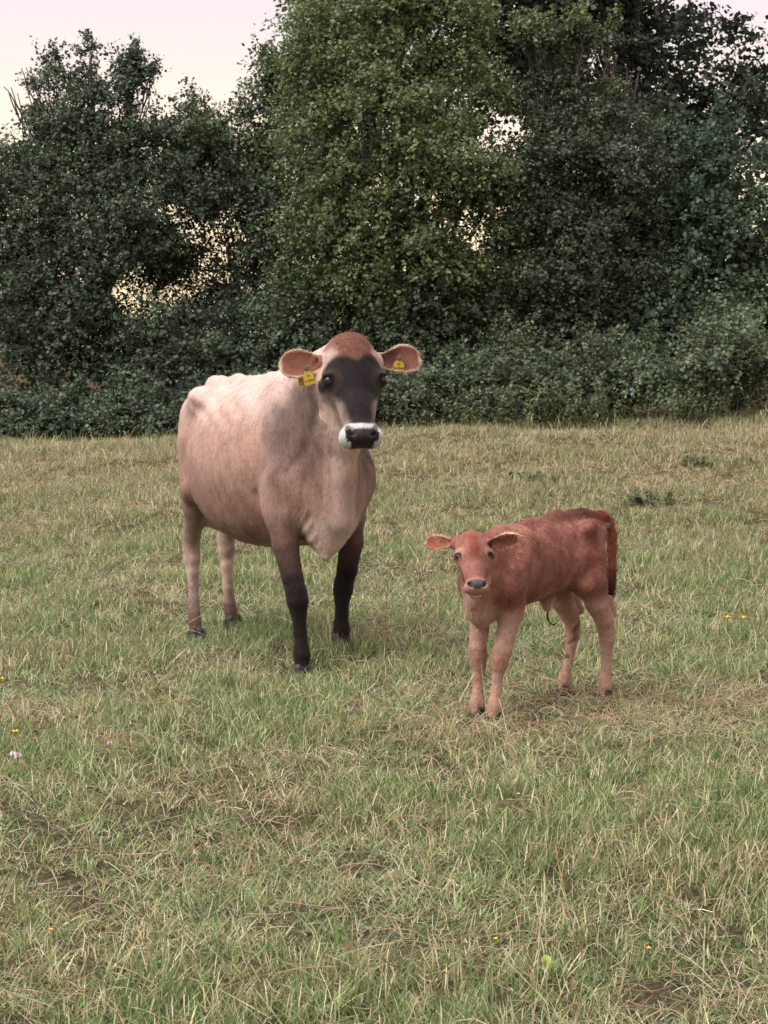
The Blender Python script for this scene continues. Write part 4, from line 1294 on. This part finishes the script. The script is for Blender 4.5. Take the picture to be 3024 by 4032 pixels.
def leaf_sprays(lobes, twigs, per, tl, ll, lw, cols, r, droop=.25, shell=.45, up=.25, gap=.42, gscale=1.3, tipcol=None, clump=1.0, shoots=0):
    """twigs set through the lobes, densest near their outside; each carries leaves"""
    lobes = np.array(lobes, float)
    twigs = int(twigs * .575); ll *= 1.09; lw *= 1.09
    vol = (lobes[:, 3] * lobes[:, 4] * lobes[:, 5]) ** (2 / 3)
    nb = max(int(twigs / 26), 8)                           # leafy clumps
    li = r.choice(len(lobes), nb, p=vol / vol.sum())
    lb = lobes[li]
    d = r.normal(0, 1, (nb, 3)); d /= np.linalg.norm(d, axis=1, keepdims=True)
    rad = r.uniform(0, 1, nb) ** shell
    pc = lb[:, :3] + d * lb[:, 3:6] * rad[:, None] * (1 + r.normal(0, .09, nb))[:, None]
    k = (fnoise(pc, gscale, 3) > gap) | (r.uniform(0, 1, nb) < .10)
    pc, d, rad = pc[k], d[k], rad[k]
    bi = r.integers(0, len(pc), twigs)
    br_ = np.minimum(r.uniform(.13, .34, len(pc)) * clump, .75 * lb[k][:, 3:6].mean(1))[bi]
    e = r.normal(0, 1, (twigs, 3)); e /= np.linalg.norm(e, axis=1, keepdims=True)
    e[:, 2] = np.abs(e[:, 2]) * np.where(r.uniform(0, 1, twigs) < .72, 1, -1)
    rr_ = r.uniform(0, 1, twigs) ** .5
    p = pc[bi] + e * (br_ * rr_)[:, None] * np.array([1.25, 1.1, .75])
    d = d[bi] * .5 + e * .8; d /= np.linalg.norm(d, axis=1, keepdims=True)
    rad = rad[bi]
    cb = r.uniform(.72, 1.32, len(pc))[bi]
    L_ = np.ones(len(p))
    if shoots:                                             # leafy shoots standing out of the crown
        w_ = np.clip(pc[:, 2] - np.percentile(pc[:, 2], 45), 0, None) ** 1.5 + .02 * pc[:, 2].std()
        w_ = w_ * (np.linalg.norm((pc - lobes[:, :3].mean(0)) * np.array([1, .5, 1]), axis=1) + .1)
        si = r.choice(len(pc), shoots, p=w_ / w_.sum())
        out = pc[si] - lobes[:, :3].mean(0); out /= np.linalg.norm(out, axis=1, keepdims=True) + 1e-9
        sd_ = out * .5 + np.array([0, 0, .8]) + r.normal(0, .35, (shoots, 3)); sd_ /= np.linalg.norm(sd_, axis=1, keepdims=True)
        m_ = 9
        tt = np.linspace(.15, 1, m_)[None, :, None]
        q = pc[si][:, None] + sd_[:, None] * tt * r.uniform(.20, .55, (shoots, 1, 1)) + r.normal(0, .025, (shoots, m_, 3))
        q[..., 2] -= .12 * tt[..., 0] ** 2
        p = np.concatenate([p, q.reshape(-1, 3)]); d = np.concatenate([d, np.repeat(sd_, m_, 0)])
        rad = np.concatenate([rad, np.ones(shoots * m_)]); cb = np.concatenate([cb, np.repeat(r.uniform(.9, 1.25, shoots), m_)])
        L_ = np.concatenate([L_, np.full(shoots * m_, .45)])
    n = len(p)
    dr = d * np.array([1, 1, .6]) + np.array([0, 0, up]) + r.normal(0, .45, (n, 3))
    dr /= np.linalg.norm(dr, axis=1, keepdims=True)
    L = tl * r.uniform(.5, 1.5, n) * L_
    t = np.tile((np.arange(per) + .5) / per, (n, 1)) + r.normal(0, .04, (n, per))
    c = p[:, None] + dr[:, None] * (L[:, None] * t)[..., None]
    c[..., 2] -= droop * L[:, None] * t * t
    c = c + r.normal(0, ll * .55, (n, per, 3))
    a = r.normal(0, 1, (n, per, 3)) * .8 + dr[:, None] * .9; a[..., 2] -= .25
    a /= np.linalg.norm(a, axis=2, keepdims=True)
    nr = r.normal(0, .48, (n, per, 3)) + np.array([0, 0, .75]) + d[:, None] * .8
    s = np.cross(a, nr); s /= np.linalg.norm(s, axis=2, keepdims=True) + 1e-9
    sz = r.uniform(.45, 1.45, (n, per, 1))
    la = a * ll * sz * .5; ls = s * lw * sz * .5
    V = np.stack([c - la, c + ls - la * .1, c + la, c - ls - la * .1], 2).reshape(-1, 3)
    m = n * per
    F = np.arange(m * 4).reshape(m, 4)
    ci = np.array([q[0] for q in cols]); pr = np.array([q[1] for q in cols], float)
    base = ci[r.choice(len(ci), n, p=pr / pr.sum())] * (.70 + .60 * fnoise(p + 50, 2.2, 2))[:, None] * (r.uniform(.8, 1.2, n) * cb)[:, None]
    C = base[:, None] * r.uniform(.84, 1.18, (n, per, 1))
    if tipcol is not None:
        f = (tipcol[1](p, rad) * r.uniform(.4, 1.0, n))[:, None, None] * (.35 + .65 * t[..., None])
        C = C * (1 - f) + tipcol[0] * f
    C = C * np.array([.89, .95, .97])
    C = np.repeat(C.reshape(-1, 3), 4, 0)
    tw = (p, dr, L, droop)
    return V, F, np.clip(C, 0, 1), tw

def twig_strips(tw, frac, r, w=.006):
    p, dr, L, droop = tw
    n = len(p); i = r.choice(n, int(n * frac), replace=False)
    k = 4
    t = np.linspace(-.8, .9, k)
    P = p[i][:, None] + dr[i][:, None] * (L[i][:, None] * t[None])[..., None]
    P[..., 2] -= droop * L[i][:, None] * t[None] ** 2
    W = np.tile(np.linspace(w, w * .4, k), (len(i), 1))
    c = np.tile(lin(88, 78, 66), (len(i), 1)) * r.uniform(.6, 1.2, len(i))[:, None]
    return strips(P, W, c)

def tree(name, label, cat, group, base, lobes, twigs, per, tl, ll, lw, cols, seed, trunk=.10, stems=1, twig_frac=.10, **kw):
    """> trunk (with its limbs), crown (leaves), twigs"""
    r = np.random.default_rng(seed)
    bx, by = base; bz = float(G(bx, by))
    root = bpy.data.objects.new(name, None); COL.objects.link(root)
    root.location = (bx, by, bz)
    root['label'] = label; root['category'] = cat
    if group: root['group'] = group
    lb = np.array(lobes, float); lb[:, :3] -= np.array([bx, by, bz])
    paths = []
    for s in range(stems):
        f0 = np.array([r.normal(0, .12) if stems > 1 else 0, r.normal(0, .12) if stems > 1 else 0, -.1])
        sub = lb[s::stems]
        mid = sub[:, :3].mean(0); fork = f0 + (mid - f0) * np.array([.45, .45, .42])
        paths.append(limb(f0, fork, trunk, trunk * .75, r, 7, .10))
        for q in sub:
            e = q[:3] + np.array([0, 0, .25 * q[5]])
            paths.append(limb(fork, e, trunk * .6, trunk * .10, r, 8, .14))
            for _ in range(4):
                dd = r.normal(0, 1, 3); dd /= np.linalg.norm(dd)
                paths.append(limb(fork + (e - fork) * r.uniform(.4, .9), q[:3] + dd * q[3:6] * .85, trunk * .22, .006, r, 6, .16))
    V, F = tubes(paths)
    add_obj('trunk', mesh_from(name + '_trunk', V, F, mat=M_bark), root)
    V, F, C, tw = leaf_sprays(lb, twigs, per, tl, ll, lw, cols, r, **kw)
    add_obj('crown', mesh_from(name + '_crown', V, F, C, M_leaf, smooth=False), root)
    if twig_frac > 0:
        V, F, C = twig_strips(tw, twig_frac, r)
        add_obj('twigs', mesh_from(name + '_twigs', V, F, C, M_straw, smooth=False), root, kind='stuff')
    return root

HC, HU, HR = cam.location, 2000.0, 162 / 2000.0
def at(px, py, y):
    """world point seen at a place of the photograph (768 wide) when it stands y metres away"""
    th = math.atan(HR)
    dx = (px - 384) / HU
    dy = math.cos(th) - math.sin(th) * (py - 512) / HU * 1.0
    dz = -math.sin(th) - math.cos(th) * (py - 512) / HU
    return np.array([dx / dy * y, y, 1.38 + dz / dy * y])
def lobe(px, py, y, rx, rz, ry=None):
    """rounded part of a crown: place and half size as seen (pixels), depth in metres"""
    p = at(px, py, y); m = y / HU
    return (*p, rx * m, (ry if ry else (rx * m * .8)), rz * m)

dk1, dk2, dk3 = lin(76, 86, 70), lin(88, 98, 76), lin(68, 78, 66)
hw1, hw2, hw3 = lin(104, 116, 76), lin(118, 128, 80), lin(90, 102, 74)
yl = lin(150, 156, 102)
iv1, iv2, iv3 = lin(84, 102, 78), lin(102, 118, 88), lin(72, 88, 72)
br1, br2, br3 = lin(100, 112, 84), lin(122, 130, 98), lin(86, 98, 78)
GT = 'trees standing in the hedge'

# dark broad tree behind on the right, its crown running out of the frame
tree('dark_tree', 'tall dark broad-leaved tree behind the hedge at the upper right corner', 'tree', GT, (4.6, 31.5),
     [lobe(515, 30, 31, 75, 90, 1.3), lobe(490, -20, 30.5, 60, 60, 1.2), lobe(600, 60, 31, 85, 90, 1.4), lobe(690, 90, 31.5, 80, 75, 1.4), lobe(660, -60, 31.5, 105, 110, 1.5), lobe(560, -80, 31, 100, 100, 1.4), lobe(600, 170, 31, 95, 70, 1.4),
      lobe(700, 190, 31, 55, 45, 1.2), lobe(560, 260, 31, 100, 80, 1.3), lobe(660, 260, 31, 80, 60, 1.2), lobe(755, 95, 31.5, 42, 50, 1.0), lobe(775, 140, 31.5, 40, 40, 1.0)], 15500, 10, .36, .080, .064,
     [(dk1, 3), (dk2, 2), (dk3, 3)], 101, trunk=.10, gap=.34, shell=.35, droop=.3)
tree('dark_tree', 'dark small-leaved tree behind the bright hawthorn, beside the open sky', 'tree', GT, (-1.3, 30.5),
     [lobe(312, 60, 30, 32, 70, .9), lobe(345, -20, 30, 55, 80, 1.1), lobe(330, 150, 30, 45, 70, 1.0), lobe(440, -30, 30, 70, 70, 1.1), lobe(390, 80, 30, 60, 90, 1.1), lobe(292, 110, 30, 22, 40, .6)], 7500, 9, .34, .060, .046,
     [(dk1, 3), (dk2, 2), (dk3, 2)], 102, trunk=.09, gap=.40, shell=.4)
# the hawthorns of the hedge
tree('hawthorn_tree', 'dense dark hawthorn at the left end with ragged shoots against the sky', 'tree', GT, (-3.5, 26.2),
     [lobe(66, 138, 26, 50, 48), lobe(112, 122, 26.2, 34, 48), lobe(120, 165, 26, 62, 50), lobe(40, 190, 25.6, 62, 55), lobe(34, 104, 26.2, 12, 22), lobe(95, 66, 26.2, 9, 16), lobe(130, 76, 26.2, 9, 16),
      lobe(-25, 185, 26, 50, 60), lobe(95, 240, 25.4, 80, 50), lobe(10, 270, 25.4, 75, 55), lobe(165, 210, 25.8, 50, 50), lobe(48, 76, 26.2, 16, 8), lobe(72, 90, 26.2, 22, 16), lobe(26, 70, 26.2, 5, 10, .2), lobe(92, 56, 26.2, 4, 14, .2), lobe(131, 66, 26.2, 5, 10, .2), lobe(150, 128, 26.2, 18, 20, .5), lobe(12, 150, 26.2, 24, 24, .6), lobe(150, 74, 26.2, 10, 5, .2), lobe(8, 92, 26.2, 16, 6, .2), lobe(45, 310, 25.6, 85, 50), lobe(0, 220, 25.8, 60, 60)], 16000, 10, .24, .042, .033,
     [(dk2, 3), (dk1, 3), (hw3, 2)], 103, trunk=.055, stems=3, gap=.40, shell=.5, shoots=70)
tree('elder_bush', 'thin airy bush with sparse leaves against the sky, between the two big hawthorns', 'bush', GT, (-1.75, 26.8),
     [lobe(200, 185, 26.4, 60, 24, .6), lobe(255, 190, 26.4, 34, 24, .6), lobe(205, 140, 26.6, 42, 34, .7), lobe(245, 124, 26.6, 30, 44, .6), lobe(270, 100, 26.6, 20, 42, .5), lobe(180, 158, 26.6, 30, 30, .6), lobe(220, 165, 26.6, 48, 34, .7), lobe(262, 160, 26.6, 36, 40, .7), lobe(277, 66, 26.6, 12, 26, .4)], 4600, 8, .26, .050, .034,
     [(dk2, 2), (hw3, 2), (lin(92, 104, 66), 2)], 104, trunk=.022, stems=3, gap=.42, shell=.7, twig_frac=.3, clump=.8, shoots=50)
tree('blackthorn_bush', 'twiggy dark blackthorn with golden evening sky showing through its gaps', 'bush', GT, (-1.9, 26.0),
     [lobe(130, 225, 26, 42, 40, .6), lobe(160, 270, 26, 42, 32, .6), lobe(215, 200, 26, 50, 26, .5), lobe(262, 215, 26, 36, 30, .5), lobe(225, 225, 26.2, 26, 22, .4), lobe(190, 262, 26.2, 24, 20, .4), lobe(245, 262, 26.2, 24, 24, .4), lobe(150, 245, 26.3, 26, 24, .4), lobe(270, 262, 26, 32, 40, .6), lobe(225, 300, 25.8, 60, 26, .6), lobe(150, 315, 25.6, 50, 30, .7), lobe(205, 250, 26, 34, 14, .3), lobe(290, 310, 25.7, 42, 34, .7), lobe(200, 330, 25.9, 90, 26, .7), lobe(285, 215, 26.3, 28, 60, .6)], 7600, 9, .22, .042, .034,
     [(dk1, 3), (dk2, 2), (lin(70, 66, 50), 1)], 105, trunk=.022, stems=4, gap=.40, shell=.55, twig_frac=.3)
tree('hawthorn_tree', 'largest hawthorn with bright yellow-green drooping sprays, behind the standing cow', 'tree', GT, (.15, 25.4),
     [lobe(350, 60, 25.2, 62, 66), lobe(420, 20, 25.2, 62, 60), lobe(320, 150, 25, 45, 60), lobe(400, 110, 24.8, 72, 62), lobe(455, 85, 25, 40, 55), lobe(350, 210, 24.8, 60, 55), lobe(440, 185, 24.7, 66, 58), lobe(385, -30, 25.4, 60, 55),
      lobe(320, 260, 25, 55, 50), lobe(400, 265, 24.5, 70, 48), lobe(476, 245, 24.7, 46, 48), lobe(300, 90, 25.2, 18, 40), lobe(488, 175, 24.9, 24, 40), lobe(330, 310, 25.2, 70, 50), lobe(440, 310, 25.0, 80, 50), lobe(462, 44, 25.4, 22, 40), lobe(492, 100, 25.1, 10, 24, .3), lobe(300, 40, 25.3, 12, 20, .3), lobe(288, 130, 25.2, 10, 26, .3), lobe(420, 150, 24.2, 16, 30, .3), lobe(360, 130, 24.2, 18, 26, .3), lobe(390, 220, 24.0, 18, 30, .3), lobe(330, 210, 24.3, 14, 30, .3), lobe(455, 150, 24.3, 14, 34, .3), lobe(440, 240, 24.0, 16, 26, .3)], 22000, 10, .27, .042, .034,
     [(hw1, 4), (hw2, 2), (hw3, 2)], 106, trunk=.10, stems=2, gap=.36, shell=.42, droop=.6, shoots=110,
     tipcol=(yl, lambda p, rad: np.clip((p[:, 2] - 2.2) / 3.2, 0, 1) * np.clip((rad - .6) * 2.5, 0, 1) * .62))
tree('hawthorn_tree', 'twiggy hawthorn with yellow top shoots, in front of the tall dark tree', 'tree', GT, (2.5, 25.6),
     [lobe(566, 122, 25.4, 30, 22), lobe(545, 88, 25.4, 10, 14), lobe(575, 78, 25.4, 8, 16), lobe(606, 108, 25.4, 12, 18), lobe(620, 84, 25.4, 6, 12), lobe(560, 158, 25.2, 56, 34), lobe(620, 160, 25.2, 42, 50), lobe(530, 200, 25, 48, 45), lobe(595, 220, 25, 60, 46), lobe(540, 270, 24.8, 60, 45), lobe(620, 290, 25, 50, 40), lobe(635, 100, 25.4, 14, 10), lobe(560, 320, 25.3, 80, 45), lobe(580, 38, 25.4, 7, 14, .2), lobe(548, 46, 25.4, 8, 8, .2), lobe(612, 52, 25.4, 7, 12, .2), lobe(634, 68, 25.4, 12, 6, .2), lobe(528, 44, 25.4, 12, 7, .2)], 14500, 10, .25, .040, .032,
     [(hw3, 2), (dk2, 4), (dk1, 2), (lin(88, 82, 70), 2)], 107, trunk=.09, stems=4, gap=.42, shell=.5, twig_frac=.25, shoots=130,
     tipcol=(yl * 1.05, lambda p, rad: np.clip((p[:, 2] - 3.55) / .7, 0, 1) * np.clip((rad - .75) * 4, 0, 1) * .95))
tree('ivied_tree', 'glossy green ivy-clad tree at the right edge under the gap of white sky', 'tree', GT, (4.25, 25.9),
     [lobe(680, 175, 25.7, 40, 40), lobe(650, 220, 25.5, 45, 45), lobe(715, 215, 25.5, 45, 50), lobe(690, 270, 25.3, 62, 42), lobe(765, 255, 25.5, 42, 55), lobe(740, 310, 25.2, 55, 38), lobe(670, 320, 25, 60, 36), lobe(790, 190, 25.8, 28, 40), lobe(720, 160, 25.9, 40, 30), lobe(640, 270, 25.6, 50, 50)], 9500, 9, .24, .052, .044,
     [(iv1, 4), (iv2, 2), (iv3, 3)], 108, trunk=.12, stems=2, gap=.37, shell=.42, shoots=40)
# shrubs filling the foot of the hedge
for i, (px, py, y, rx, rz, lab) in enumerate([
        (55, 335, 25.2, 85, 62, 'dark leafy shrub at the left foot of the hedge, under the ragged hawthorn'),
        (180, 352, 25.0, 75, 52, 'dark leafy shrub at the foot of the hedge, below the golden sky gaps'),
        (305, 345, 24.9, 75, 55, 'dark leafy shrub at the foot of the hedge, behind the back of the cow'),
        (430, 325, 24.6, 80, 55, 'dark leafy shrub under the largest hawthorn, right of the head of the cow'),
        (560, 335, 24.7, 80, 52, 'dark leafy shrub under the yellow-topped hawthorn'),
        (705, 345, 24.9, 85, 50, 'dark leafy shrub under the ivy-clad tree at the right edge')]):
    p = at(px, py, y)
    tree('hedge_shrub', lab, 'shrub', 'shrubs at the foot of the hedge', (p[0], y),
         [lobe(px - rx * .4, py + 5, y, rx * .62, rz * .8, .6), lobe(px + rx * .4, py + 8, y, rx * .62, rz * .8, .6), lobe(px, py - rz * .25, y - .1, rx * .7, rz * .75, .6), lobe(px, py + rz * .5, y - .1, rx * .95, rz * .7, .6)], 3000, 9, .25, .048, .039,
         [(dk2, 3), (br3, 3), (hw3, 2), (dk1, 2)], 120 + i, trunk=.04, stems=4, gap=.35, shell=.5, twig_frac=.08)
# bramble thicket along the field edge
brs = [(20, 424, 24.0, 70, 28, 'bramble mound at the left edge of the field'), (110, 420, 23.9, 70, 26, 'bramble mound at the hedge foot left of the cow, second from the left edge'),
       (205, 420, 23.9, 66, 24, 'bramble mound at the hedge foot just behind the rump of the cow'), (330, 410, 23.8, 80, 30, 'bramble mound at the hedge foot hidden partly by the neck of the cow'),
       (435, 398, 23.6, 66, 38, 'bramble mound at the hedge foot just right of the head of the cow'), (520, 392, 23.5, 66, 38, 'bramble mound at the hedge foot above the calf head'),
       (600, 384, 23.6, 62, 38, 'bramble mound at the hedge foot above the rump of the calf'), (720, 372, 23.2, 72, 44, 'largest bramble mound, bulging forward at the right edge of the field')]
for i, (px, py, y, rx, rz, lab) in enumerate(brs):
    p = at(px, py, y)
    tree('bramble_bush', lab, 'bramble', 'brambles along the hedge foot', (p[0], y),
         [lobe(px - rx * .45, py + 6, y, rx * .6, rz * .75, .5), lobe(px + rx * .4, py + 4, y, rx * .6, rz * .8, .5), lobe(px, py - rz * .1, y + .1, rx * .75, rz * .85, .5), lobe(px + rx * [-.5, .5, .1, -.3, .4, -.1, .5, .2][i], py - rz * [.7, .5, .9, .6, .4, .8, .6, .7][i], y + .4, rx * .4, rz * .6, .4)], 4000, 8, .19, .040, .033,
         [(br1, 4), (br2, 2), (br3, 3), (dk2, 1)] if 2 < i < 5 else [(br1 * 1.05, 4), (br2, 3), (br3, 3), (dk2, 1)] if i > 4 else [(dk1, 2), (br3, 3), (dk2, 3), (br1, 1)], 140 + i, trunk=.012, stems=3, gap=.34, shell=.6, twig_frac=.06, clump=.75, shoots=26)  # leaf colours of the left mounds darkened, shade put into the colour

M_stem2 = simple_mat('weed_stem', lin(92, 104, 66), .7)
def nettle(label, x, y, n, h, spread, seed, name='nettle_clump', group='weed clumps at the field edge', tone=1.0, leaf=.075):
    """upright weed clump > stems, leaves"""
    r = np.random.default_rng(seed)
    root = bpy.data.objects.new(name, None); COL.objects.link(root)
    root.location = (x, y, float(G(x, y))); root['label'] = label; root['category'] = 'weeds'; root['group'] = group
    paths, LV = [], []
    for i in range(n):
        b = np.array([r.normal(0, spread), r.normal(0, spread * .5), -.02]); b[2] = float(G(x + b[0], y + b[1]) - G(x, y)) - .01; t = b + np.array([r.normal(0, .24 * h), r.normal(0, .24 * h), h * r.uniform(.55, 1.1)])
        t[2] += b[2]; paths.append(limb(b, t, .004 if h > .2 else .002, .0015, r, 6, .10))
        pts = paths[-1][0]
        for j in range(34):
            f = r.uniform(.15, 1); q = pts[min(int(f * 5), 5)] * 1.0 + (pts[min(int(f * 5) + 1, 5)] - pts[min(int(f * 5), 5)]) * ((f * 5) % 1)
            LV.append(q)
    V, F = tubes(paths, 4)
    add_obj('stems', mesh_from('nettle_stems', V, F, mat=M_stem2), root, kind='stuff')
    c = np.array(LV); m = len(c)
    a = r.normal(0, 1, (m, 3)); a[:, 2] = -.35; a /= np.linalg.norm(a, axis=1, keepdims=True)
    s = np.cross(a, np.array([0, 0, 1.0])); s /= np.linalg.norm(s, axis=1, keepdims=True)
    sz = r.uniform(.6, 1.2, (m, 1)); a = a * leaf * sz; s = s * leaf * .2 * sz
    V = np.stack([c, c + a * .4 + s, c + a, c + a * .4 - s], 1).reshape(-1, 3)
    C = np.repeat(np.array([br1, br2, lin(112, 124, 84)])[r.integers(0, 3, m)] * r.uniform(.7, 1.2, (m, 1)) * tone, 4, 0)
    add_obj('leaves', mesh_from('nettle_leaves', V, np.arange(m * 4).reshape(m, 4), C, M_leaf, smooth=False), root)
p = at(545, 415, 22.6); nettle('weedy clump of upright leafy stems above the back of the calf', p[0], 22.6, 30, .60, .30, 1)
p = at(600, 412, 22.4); nettle('weedy clump with dry brown foot, right of the one above the calf', p[0], 22.4, 30, .62, .26, 2)
p = at(700, 408, 22.6); nettle('tall grassy weed clump in front of the right-hand bramble mound', p[0], 22.6, 30, .50, .34, 3)
p = at(455, 418, 22.9); nettle('low weed clump right of the muzzle of the cow, at the field edge', p[0], 22.9, 22, .42, .30, 4)

FW = 'low green weeds in the open field'
for (px, py, n_, h_, sp_, tn_, lab) in ((1405, 1092, 22, .15, .13, 1.0, 'dark low weed clump in the field above the back end of the calf'),
        (1148, 1040, 14, .12, .08, 1.0, 'small dark weed tuft in the field up right of the cow head'),
        (1500, 1008, 14, .13, .12, 1.1, 'weed tuft in the far field towards the right edge'),
        (1345, 1462, 12, .05, .06, 1.7, 'pale grey-green leafy plant close behind the near hind foot of the calf')):
    th = math.atan(HR); s_ = 768 / 1659; y_ = 8.0
    for _ in range(30):
        q_ = at(px * s_, py * s_, y_); y_ += (q_[2] - float(G(q_[0], y_))) * y_ / 1.38 * .8
    q_ = at(px * s_, py * s_, y_)
    nettle(lab, q_[0], y_, n_, h_, sp_, int(px), 'weed_tuft', FW, tn_, .05)

def tall_grass():
    r = np.random.default_rng(8); n = 1500
    x = r.uniform(-5.6, 5.6, n); y = r.uniform(22.0, 23.9, n) - .10 * np.clip(x, 0, 5)
    V, T, C = blades(n, .001, .08, .24, .006, .010, .35, [(g2, 3), (s1, 3), (s2, 2), (g1, 2)], 9)
    k = len(V) // n
    V = V + np.repeat(np.stack([x, y, G(x, y)], 1), k, 0)
    return V, T, C
V_, T_, C_ = tall_grass()
add_obj('verge_grass', mesh_from('verge_grass', V_, T_, C_, M_straw, smooth=False), kind='stuff', label='longer dry grass along the foot of the hedge')

# ------------------------------------------------------------------ small flowers and leaves in the grass
M_petal = simple_mat('yellow_petal', lin(236, 190, 40), .5)
M_clover = simple_mat('clover_petal', lin(214, 186, 190), .6)
M_white = simple_mat('white_petal', lin(226, 224, 220), .6)
M_stem = simple_mat('flower_stem', lin(110, 128, 70), .6)
M_leafy = simple_mat('fresh_leaf', lin(132, 158, 58), .45)
def spot(px, py):
    """ground point seen at a place of the photograph (1659 wide)"""
    s = 768 / 1659
    y = 6.0
    for _ in range(12):
        q = at(px * s, py * s, y); g = float(G(q[0], y))
        y = y + (q[2] - g) * y / 1.38 * .9
    q = at(px * s, py * s, y)
    return q[0], y, float(G(q[0], y))
def flower(name, label, cat, group, px, py, mat, r_, petals, h=.055, ball=False, seed=0):
    rr = random.Random(seed)
    x, y, z = spot(px, py)
    y -= h * .6 * y / 1.38 * 0
    root = bpy.data.objects.new(name, None); COL.objects.link(root); root.location = (x, y, z)
    root['label'] = label; root['category'] = cat; root['group'] = group
    lx, ly = rr.uniform(-.012, .012), rr.uniform(-.012, .012)
    add_obj('stem', tube_mesh('flower_stem', [(0, 0, -.01), (lx * .4, ly * .4, h * .5), (lx, ly, h)], [.0016, .0014, .0012], M_stem, 5), root)
    vs_, fs = [], []
    if ball:
        for k in range(34):
            th = math.acos(1 - 1.6 * (k + .5) / 34); ph = k * 2.399
            d = Vector((math.sin(th) * math.cos(ph), math.sin(th) * math.sin(ph), math.cos(th)))
            t = d.orthogonal().normalized(); c = Vector((lx, ly, h))
            i = len(vs_)
            vs_ += [c + d * r_ * .3 - t * r_ * .12, c + d * r_ * .3 + t * r_ * .12, c + d * r_ + t * r_ * .16, c + d * r_ * 1.05 - t * r_ * .16]
            fs.append((i, i + 1, i + 2, i + 3))
    else:
        for k in range(petals):
            ph = 2 * math.pi * k / petals + rr.uniform(-.1, .1); d = Vector((math.cos(ph), math.sin(ph), .55)).normalized(); s = Vector((-math.sin(ph), math.cos(ph), 0))
            c = Vector((lx, ly, h)); i = len(vs_)
            vs_ += [c, c + d * r_ * .6 + s * r_ * .38, c + d * r_ + Vector((0, 0, r_ * .1)), c + d * r_ * .6 - s * r_ * .38]
            fs.append((i, i + 1, i + 2, i + 3))
    me = bpy.data.meshes.new(name + '_petals'); me.from_pydata([tuple(v) for v in vs_], [], fs); me.materials.append(mat)
    add_obj('petals', me, root)
FY = 'yellow flowers in the grass'
flower('yellow_flower', 'left of the pair of yellow flowers in the grass right of the calf', 'flower', FY, 1575, 1362, M_petal, .022, 5, .06, seed=1)
flower('yellow_flower', 'right of the pair of yellow flowers in the grass right of the calf', 'flower', FY, 1601, 1364, M_petal, .024, 5, .06, seed=2)
flower('yellow_flower', 'yellow flower at the left edge, upper of the two there', 'flower', FY, 6, 1497, M_petal, .016, 5, seed=3)
flower('yellow_flower', 'yellow flower at the left edge, just above the pale clover heads', 'flower', FY, 38, 1615, M_petal, .016, 5, seed=4)
flower('yellow_flower', 'small yellow flower in the near grass at lower left', 'flower', FY, 107, 2046, M_petal, .007, 5, .04, seed=5)
flower('yellow_flower', 'small yellow flower in the near grass, left of the bright green leaf', 'flower', FY, 1064, 2068, M_petal, .007, 5, .04, seed=6)
flower('yellow_flower', 'small yellow flower in the near grass, right of the bright green leaf', 'flower', FY, 1403, 2084, M_petal, .007, 5, .04, seed=7)
flower('yellow_flower', 'tiny yellow flower beside the far front leg of the cow', 'flower', FY, 765, 1312, M_petal, .015, 5, .05, seed=8)
FC = 'clover heads in the grass'
flower('clover_flower', 'pale pink clover head at the left edge, right of its twin', 'flower', FC, 40, 1664, M_clover, .012, 0, .05, True, 9)
flower('clover_flower', 'whitish clover head at the left edge, left of its twin', 'flower', FC, 27, 1660, M_white, .009, 0, .05, True, 10)
flower('clover_flower', 'single pinkish clover head in the grass below the cow, away from the edge', 'flower', FC, 238, 1636, M_clover, .009, 0, .05, True, 11)
flower('white_flower', 'tiny white button flower in the grass below the calf', 'flower', 'white flower', 1120, 1752, M_white, .006, 7, .05, False, 12)
def round_leaf():
    x, y, z = spot(1180, 2128)
    n = 14; vs_ = [(0, 0, .004)]
    for k in range(n):
        t = 2 * math.pi * k / n
        vs_.append((.0105 * math.cos(t) * (1 - .12 * math.sin(t)), .017 * math.sin(t), .006 * math.cos(2 * t)))
    me = bpy.data.meshes.new('round_leaf'); me.from_pydata(vs_, [], [(0, 1 + k, 1 + (k + 1) % n) for k in range(n)])
    me.materials.append(M_leafy)
    o = add_obj('round_leaf', me, label='bright yellow-green round leaf lying in the near grass', cat='leaf', loc=(x, y, z + .055))
    o.rotation_euler = (math.radians(48), .1, .15)
round_leaf()
